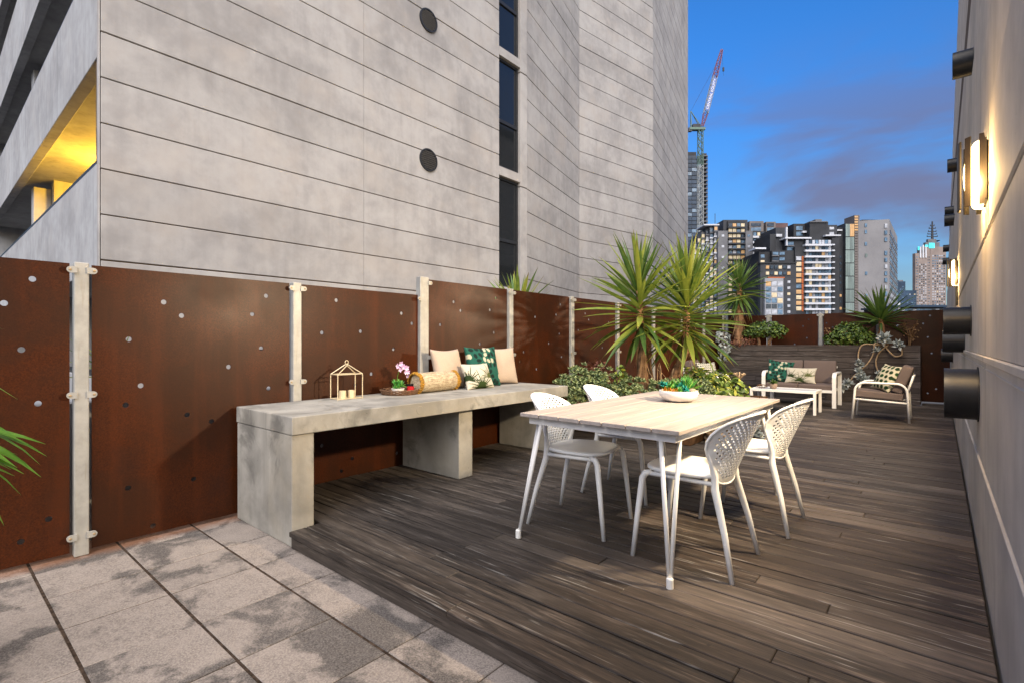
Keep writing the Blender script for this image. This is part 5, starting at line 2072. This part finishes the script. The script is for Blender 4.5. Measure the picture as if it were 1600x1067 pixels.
# black apartments
c = Far('apartment_block', 'black apartment tower with bright white balconies in the middle of the skyline', 'building', 255, 1250)
c.block('wall', M['far_black'], 1186, 1206, 394, 3.0, 22)
c.block('wall', M['far_black'], 1206, 1243, 392, 1.0, 22)
c.block('wall', M['far_black'], 1203, 1212, 366, 5, 22)
c.block('wall', M['far_dark'], 1212, 1230, 356, 6, 22)
c.block('wall', M['far_black'], 1228, 1266, 372, 2.5, 22)
c.block('penthouse', M['far_black'], 1240, 1266, 350, 7, 22)
c.block('penthouse', M['far_black'], 1265, 1294, 347, 3, 22)
c.block('penthouse', M['far_dark'], 1293, 1308, 352, 5, 22)
c.band('roof_slab', M['far_white'], 1227, 1268, 371, 373.2, 0.5, 9)
c.band('roof_slab', M['far_white'], 1180, 1197, 387, 389.5, 1.5, 9)
c.band('roof_slab', M['far_white'], 1290, 1314, 367, 369, 0.5, 9)
c.band('fin', M['far_white'], 1228.5, 1230.5, 355, 384, 1.2, 2.49)
c.band('parapet', M['far_grey'], 1266, 1293, 346, 347.6, 2.4, 12)
c.block('wall', M['far_black'], 1242, 1258, 386, 0.2, 22)
c.block('wall', M['far_dark'], 1258, 1300, 376, 1.2, 22)
c.block('wall', M['far_black'], 1300, 1311, 372, 0.6, 22)
for k in range(13):
    y0 = 376 + 9.15 * k
    c.band('balcony', M['far_white'], 1258.3, 1299.5 - (k % 2), y0 + 5.4, y0 + 8.2, -1.2, 1.19)
    for i in range(8):
        c.band('window', c.glaze(0.16 if 3 < k < 9 else 0.06, 0.08, 0.32, 0.34), 1259.2 + i * 5.0, 1263.4 + i * 5.0, y0 - 0.6, y0 + 5.2, 1.02, 1.4)
    c.band('side_balcony', M['far_white'], 1300.5, 1304.5, y0 + 5.5, y0 + 7.5, -0.5, 0.59)
    if k > 2:
        c.band('window', c.glaze(0.18, 0.22, 0.25, 0.3), 1244, 1252, 405 + 8.7 * (k - 3) - 4, 405 + 8.7 * (k - 3) + 2, 0.02, 0.4)
        c.band('orange_panel', M['far_orange'], 1252.6, 1255.5, 405 + 8.7 * (k - 3) - 4.4, 405 + 8.7 * (k - 3) + 3.4, 0.03, 0.4)
# dark glass and balconies let into the black storeys
for k in range(6):
    y0 = 378 + 8.6 * k
    c.band('window', c.glaze(0.04, 0.06, 0.05, 0.45), 1207.5, 1216, y0 + 16, y0 + 20.5, 0.9, 1.3)
    c.band('window', c.glaze(0.04, 0.06, 0.05, 0.45), 1218, 1226, y0 + 16, y0 + 20.5, 0.9, 1.3)
    c.band('window', c.glaze(0.04, 0.06, 0.05, 0.45), 1230, 1240, y0, y0 + 5, 2.4, 2.8)
    c.band('balcony', M['far_grey'], 1206.5, 1217, y0 + 21, y0 + 22.5, 0.3, 0.99)
    c.band('balcony', M['far_grey'], 1229, 1241, y0 + 5.6, y0 + 7, 1.7, 2.49)
for k in range(2):
    c.band('window', M['win_blue'], 1244, 1254, 354 + 8.5 * k, 360 + 8.5 * k, 6.9, 7.3)
    c.band('window', M['win_pale'], 1296, 1303, 355 + 8 * k, 359 + 8 * k, 4.9, 5.3)
c.band('balcony', M['far_white'], 1254, 1265, 361, 364, 5.6, 6.99)
c.band('balcony', M['far_white'], 1213, 1222, 366, 370, 4.6, 5.99)
for k in range(4):
    c.band('window', c.glaze(0.1, 0.2, 0.1, 0.3), 1188.5, 1194.5, 398 + 9 * k, 403 + 9 * k, 2.9, 3.3)
c.band('roof_plant', M['far_grey'], 1274, 1284, 343, 346.9, 6, 12)
# lower front wing of the black block
c.block('wing_wall', M['far_dark'], 1188, 1244, 412, 0.3 - 3, 0.0)
c.band('roof_slab', M['far_black'], 1187, 1245, 410, 412, -3.2, 0.1)
c.windows(1196, 1236, 413, 432, 6, 2, -3, 0.7, 0.5, lit=0.1, warm=0.35, pale=0.15, blue=0.1)
c.block('grid_wall', M['far_grey_light'], 1195, 1224, 435, -4.2, -2.71)
c.windows(1196, 1223.5, 439, 492, 3, 6, -4.2, 0.86, 0.8, lit=0.24, warm=0.12, pale=0.25, blue=0.22)
c.windows(1229, 1236, 436, 492, 1, 6, -2.7, 0.62, 0.42, lit=0.15, warm=0.05, pale=0.5, blue=0.2)
c.band('ledge', M['far_orange'], 1200, 1226, 433, 435, -4.0, -2.71)

# concrete and glass office
d = Far('office_tower', 'plain grey concrete office tower with a tall glass strip on its left', 'building', 270, 1350)
d.block('wall', M['far_black'], 1309, 1321, 356, 3, 20)
d.band('roof_slab', M['far_white'], 1307, 1316, 359, 361, 2, 10)
for k in range(9):
    d.band('window', M['win_warm'] if k in (6, 8) else M['win_dark'], 1312, 1315, 400 + 10 * k, 404 + 10 * k, 2.85, 3.2)
d.block('stair_tower', M['far_beige'], 1335, 1343, 336.5, 0.6, 9)
d.block('glass_core', M['far_dark'], 1321, 1335, 349, 1.0, 18)
for k in range(7):
    y0 = 350 + 20.5 * k
    for i in range(4):
        d.band('pane', M['win_warm'] if (k == 0 and i > 1) else M['far_glass'], 1321.4 + i * 3.4, 1324.5 + i * 3.4, y0 + 0.5, y0 + 19.7, 0.7, 1.05)
for k in range(38):
    d.band('louvre', M['win_warm'] if k < 6 else M['far_beige'], 1335.5, 1340.5, 338 + 4.05 * k, 340.4 + 4.05 * k, 0.3, 0.62)
bm = bmesh.new()
X0, X1, X2 = d.X(1341, 0.5), d.X(1389.5, -3), d.X(1402, 42)
ZT = d.Zp(343, -3)
prism(bm, [(X0, 0.5), (X1, -3.0), (X2, 42.0), (X0, 42.0)], 0.05, ZT)
build('wall', bm, M['far_conc'], d.root)
build('roof_edge', BX(d.X(1347, 3), d.X(1372, 3), 3, 9, ZT + 0.01, ZT + 1.2), M['far_black'], d.root)
for k in range(13):
    y0 = 350 + 10.6 * k
    if k != 3:
        d.band('window', M['win_blue'] if k % 3 else M['win_pale'], 1382.6, 1386.4, y0, y0 + 6.2, -2.95, -2.2)
for (px, py) in ((1353, 352), (1353, 362), (1353, 381), (1353.5, 399), (1353.5, 427), (1353.5, 462), (1353.5, 472)):
    d.band('window', M['win_blue'] if py != 399 else M['far_glass'], px - 1.6, px + 1.8, py - 2.4, py + 3, -0.55, 0.2)
sa = math.atan2(45.0, X2 - X1)
for k in range(13):                          # windows and ledges down the receding side
    zz = ZT - 6 - 3.7 * k
    for i in range(7):
        f = 0.08 + 0.14 * i
        share('window', unit(M['win_pale'] if k > 8 and i < 5 else M['win_blue'] if (k + i) % 3 else M['win_dark']), d.root, (X1 + (X2 - X1) * f, -3 + 45 * f, zz), (0, 0, sa), (3.4, 0.5, 1.7))
    o = share('ledge', unit(M['far_grey_light']), d.root, ((X1 + X2) / 2, 19.5, zz - 1.6), (0, 0, sa), (math.hypot(45, X2 - X1), 0.4, 0.4))

# glass tower still being built, with its crane
e = Far('glass_tower', 'blue glass tower still open at its right edge under the crane', 'building', 420, 1088)
e.block('core', M['far_dark'], 1062, 1097, 252, 3, 26)
e.block('core', M['far_dark'], 1068, 1088, 238, 6, 20)
e.block('core', M['far_dark'], 1097, 1104, 240, 5, 22)
for k in range(26):
    y0 = 243 + 6.4 * k
    if y0 > 380:
        break
    for i in range(4):
        e.band('pane', M['far_navy'] if (k + i) % 5 else M['win_blue'], 1066 + i * 7.6, 1073.1 + i * 7.6, y0 + 0.5, y0 + 5.7, 2.6, 3.0)
    e.band('floor_edge', M['far_grey'], 1096.5, 1106, y0, y0 + 1.5, 1.5, 4.9)
for x in (1099, 1105):
    e.band('column', M['far_grey'], x, x + 0.7, 243, 380, 2, 2.8)

cr = Far('tower_crane', 'lattice tower crane with a steep red jib above the glass tower', 'crane', 400, 1092)


def lattice(bm, a, b, w0, w1, n, r):
    a, b = Vector(a), Vector(b)
    dd = (b - a).normalized()
    s = Vector((0, 1, 0))
    u = dd.cross(s).normalized()
    cs = [(-1, -1), (1, -1), (1, 1), (-1, 1)]

    def pt(f, c):
        w = (w0 + (w1 - w0) * f) / 2
        return a.lerp(b, f) + u * c[0] * w + s * c[1] * w
    for c in cs:
        tube(bm, [pt(0, c), pt(1, c)], r, 4)
    for q in range(n):
        for i in range(4):
            c0, c1 = cs[i], cs[(i + 1) % 4]
            if q % 2:
                c0, c1 = c1, c0
            tube(bm, [pt(q / n, c0), pt((q + 1) / n, c1)], r * 0.7, 4, caps=False)


K = cr.k
bm = bmesh.new()
lattice(bm, (cr.X(1093.5), -1, 0.1), (cr.X(1093.5), -1, cr.Zp(260)), 3.4, 3.4, 52, 0.32)
build('mast', bm, M['crane_white'], cr.root)
bm = bmesh.new()
lattice(bm, (cr.X(1093.5), -1, cr.Zp(260)), (cr.X(1093.5), -1, cr.Zp(205)), 3.2, 3.2, 10, 0.34)
build('upper_mast', bm, M['crane_green'], cr.root)
build('slewing_deck', BX(cr.X(1076), cr.X(1100), -3, 1, cr.Zp(205), cr.Zp(201.5)), M['crane_green'], cr.root)
build('machine_house', BX(cr.X(1081), cr.X(1093), -2.4, 0.4, cr.Zp(201.4), cr.Zp(196)), M['far_dark'], cr.root)
build('counterweight', BX(cr.X(1075), cr.X(1080), -2.4, 0.4, cr.Zp(207), cr.Zp(201)), M['far_grey'], cr.root)
bm = bmesh.new()
for dy in (-2.2, 0.2):
    tube(bm, [(cr.X(1079), dy, cr.Zp(202)), (cr.X(1078.5), -1, cr.Zp(175))], 0.3, 5)
    tube(bm, [(cr.X(1094), dy, cr.Zp(200)), (cr.X(1078.5), -1, cr.Zp(175))], 0.3, 5)
build('a_frame', bm, M['crane_green'], cr.root)
JA, JB = Vector((cr.X(1096.5), -1, cr.Zp(199))), Vector((cr.X(1127), -1, cr.Zp(79)))
segs = [(0, 0.17, 'crane_red'), (0.17, 0.64, 'crane_white'), (0.64, 0.82, 'crane_red'), (0.82, 1.0, 'crane_red')]
for f0, f1, mt in segs:
    bm = bmesh.new()
    wd = lambda f: 3.2 if 0.1 < f < 0.75 else 1.3 + (1.9 * (1 - f) / 0.25 if f >= 0.75 else 1.9 * f / 0.1)
    lattice(bm, JA.lerp(JB, f0), JA.lerp(JB, f1), wd(f0), wd(f1), max(3, int((f1 - f0) * 34)), 0.27)
    build('jib_section', bm, M[mt], cr.root)
jd = (JB - JA).normalized()
jang = math.atan2(jd.z, jd.x)
bn = build('banner', BX(-0.5, 0.5, -0.05, 0.05, -0.5, 0.5), M['crane_blue'], cr.root)
bn.scale = ((JB - JA).length * 0.42, 1, 2.5)
bn.location = JA.lerp(JB, 0.405) + Vector((0, -1.95, 0))
bn.rotation_euler = (0, -jang, 0)
fc = bpy.data.curves.new('lettering', 'FONT')
fc.body = 'CENTRAL EQUITY'
fc.size = 2.6
fc.extrude = 0.03
fc.align_x = 'CENTER'
fc.align_y = 'CENTER'
fo = bpy.data.objects.new('lettering_curve', fc)
COL.objects.link(fo)
bpy.context.view_layer.update()
fm = bpy.data.meshes.new_from_object(fo.evaluated_get(bpy.context.evaluated_depsgraph_get()))
bpy.data.objects.remove(fo)
fm.materials.clear()
fm.materials.append(M['white_letter'])
wdt = max(v.co.x for v in fm.vertices) - min(v.co.x for v in fm.vertices)
sx = (JB - JA).length * 0.39 / wdt
fo = share('lettering', fm, cr.root, JA.lerp(JB, 0.405) + Vector((0, -2.1, 0)))
fo.matrix_local = Matrix.Translation(JA.lerp(JB, 0.405) + Vector((0, -2.1, 0))) @ Matrix.Rotation(-jang, 4, 'Y') @ Matrix.Rotation(R(90), 4, 'X') @ Matrix.Diagonal((sx, 0.95, 1, 1))
bm = bmesh.new()
tube(bm, [(cr.X(1078.5), -1, cr.Zp(175)), (cr.X(1122), -1, cr.Zp(95))], 0.09, 4)
tube(bm, [JB, (cr.X(1129.5), -1, cr.Zp(120))], 0.08, 4)
build('cable', bm, M['far_dark'], cr.root)
bm = bmesh.new()
box(bm, cr.X(1129) - 0.4, cr.X(1129) + 0.8, -1.4, -0.6, cr.Zp(113), cr.Zp(107))
build('hook_block', bm, M['far_dark'], cr.root)

# pink stone tower with a mast
f = Far('stone_tower', 'pale stone tower with stepped crown and a thin mast at the right of the skyline', 'building', 700, 1455)
f.block('wall', M['far_stone'], 1430, 1453.5, 396, 0, 5)
f.block('wall', M['far_stone'], 1453.7, 1478, 389, 1.5, 8)
f.block('crown', M['far_stone'], 1437, 1474, 386, 2, 7)
f.block('crown', M['far_grey'], 1446, 1468, 379, 3, 7)
f.block('crown', M['far_grey'], 1450, 1463, 374, 3.6, 7)
for k in range(3):
    f.band('fin', M['far_white'], 1437.5 + 4.2 * k, 1439.4 + 4.2 * k, 386 - 3 * (k == 1), 403, -1.0, 0.0)
f.windows(1435.5, 1448, 412, 478, 4, 22, 0, 0.62, 0.5, lit=0.0, warm=0.0, pale=0.35, blue=0.2)
f.windows(1430.6, 1435, 400, 478, 2, 18, 0, 0.5, 0.45, lit=0, warm=0, pale=0.0, blue=0.25)
f.windows(1449, 1453, 400, 478, 2, 18, 0, 0.5, 0.45, lit=0, warm=0, pale=0.0, blue=0.25)
f.windows(1456, 1477, 398, 478, 6, 20, 1.5, 0.6, 0.5, lit=0.02, warm=0.0, pale=0.4, blue=0.2)
bm = bmesh.new()
xm = f.X(1456.5, 5)
tube(bm, [(xm, 5, f.Zp(374)), (xm, 5, f.Zp(345))], [1.6, 0.8], 6)
for q, (py, w) in enumerate(((356, 5), (361, 6), (365, 7), (369, 8), (352, 3))):
    box(bm, xm - w * f.k, xm + w * f.k, 4.2, 5.8, f.Zp(py + 0.5), f.Zp(py - 0.5))
    tube(bm, [(xm - w * f.k, 5, f.Zp(py)), (xm - w * f.k, 5, f.Zp(py - 2))], 0.5, 4)
    tube(bm, [(xm + w * f.k, 5, f.Zp(py)), (xm + w * f.k, 5, f.Zp(py - 2))], 0.5, 4)
build('mast', bm, M['far_dark'], f.root)
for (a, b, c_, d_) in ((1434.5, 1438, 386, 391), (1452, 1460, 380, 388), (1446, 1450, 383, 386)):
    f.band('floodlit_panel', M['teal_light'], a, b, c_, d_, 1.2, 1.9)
bm = bmesh.new()
lathe(bm, [(0.5, 0), (2.8, 1.2), (3.2, 1.6), (2.6, 1.4), (0.3, 0.3)], 14, (f.X(1464.5, 5), 5, f.Zp(377)))
build('dish', bm, M['far_dark'], f.root)

h = Far('office_block', 'low dark blue office block left of the pale stone tower', 'building', 480, 1415)
h.block('wall', M['far_navy'], 1399, 1414.5, 440, 0, 25)
h.block('wall', M['far_navy'], 1414.5, 1432, 454, 1, 25)
h.block('roof_plant', M['far_grey'], 1404, 1411, 438, 5, 14)
h.windows(1401, 1413, 446, 484, 3, 9, 0, 0.6, 0.3, lit=0.03, warm=0, pale=0.05, blue=0.5)
h.windows(1416, 1431, 458, 484, 4, 6, 1, 0.6, 0.3, lit=0.03, warm=0, pale=0.05, blue=0.5)
l = Far('low_building', 'low glass fronted building with a flat dark roof just above the back fence', 'building', 210, 1440)
l.block('wall', M['far_dark'], 1402, 1482, 480.5, 0, 20)
l.band('roof_slab', M['far_navy'], 1401, 1484, 477, 480, -1.5, 20)
l.windows(1408, 1480, 482, 490, 12, 1, 0, 0.9, 0.8, lit=0.0, warm=0, pale=0.35, blue=0.5)
l.block('gable', M['far_white'], 1403, 1406.5, 473, -0.5, 6)
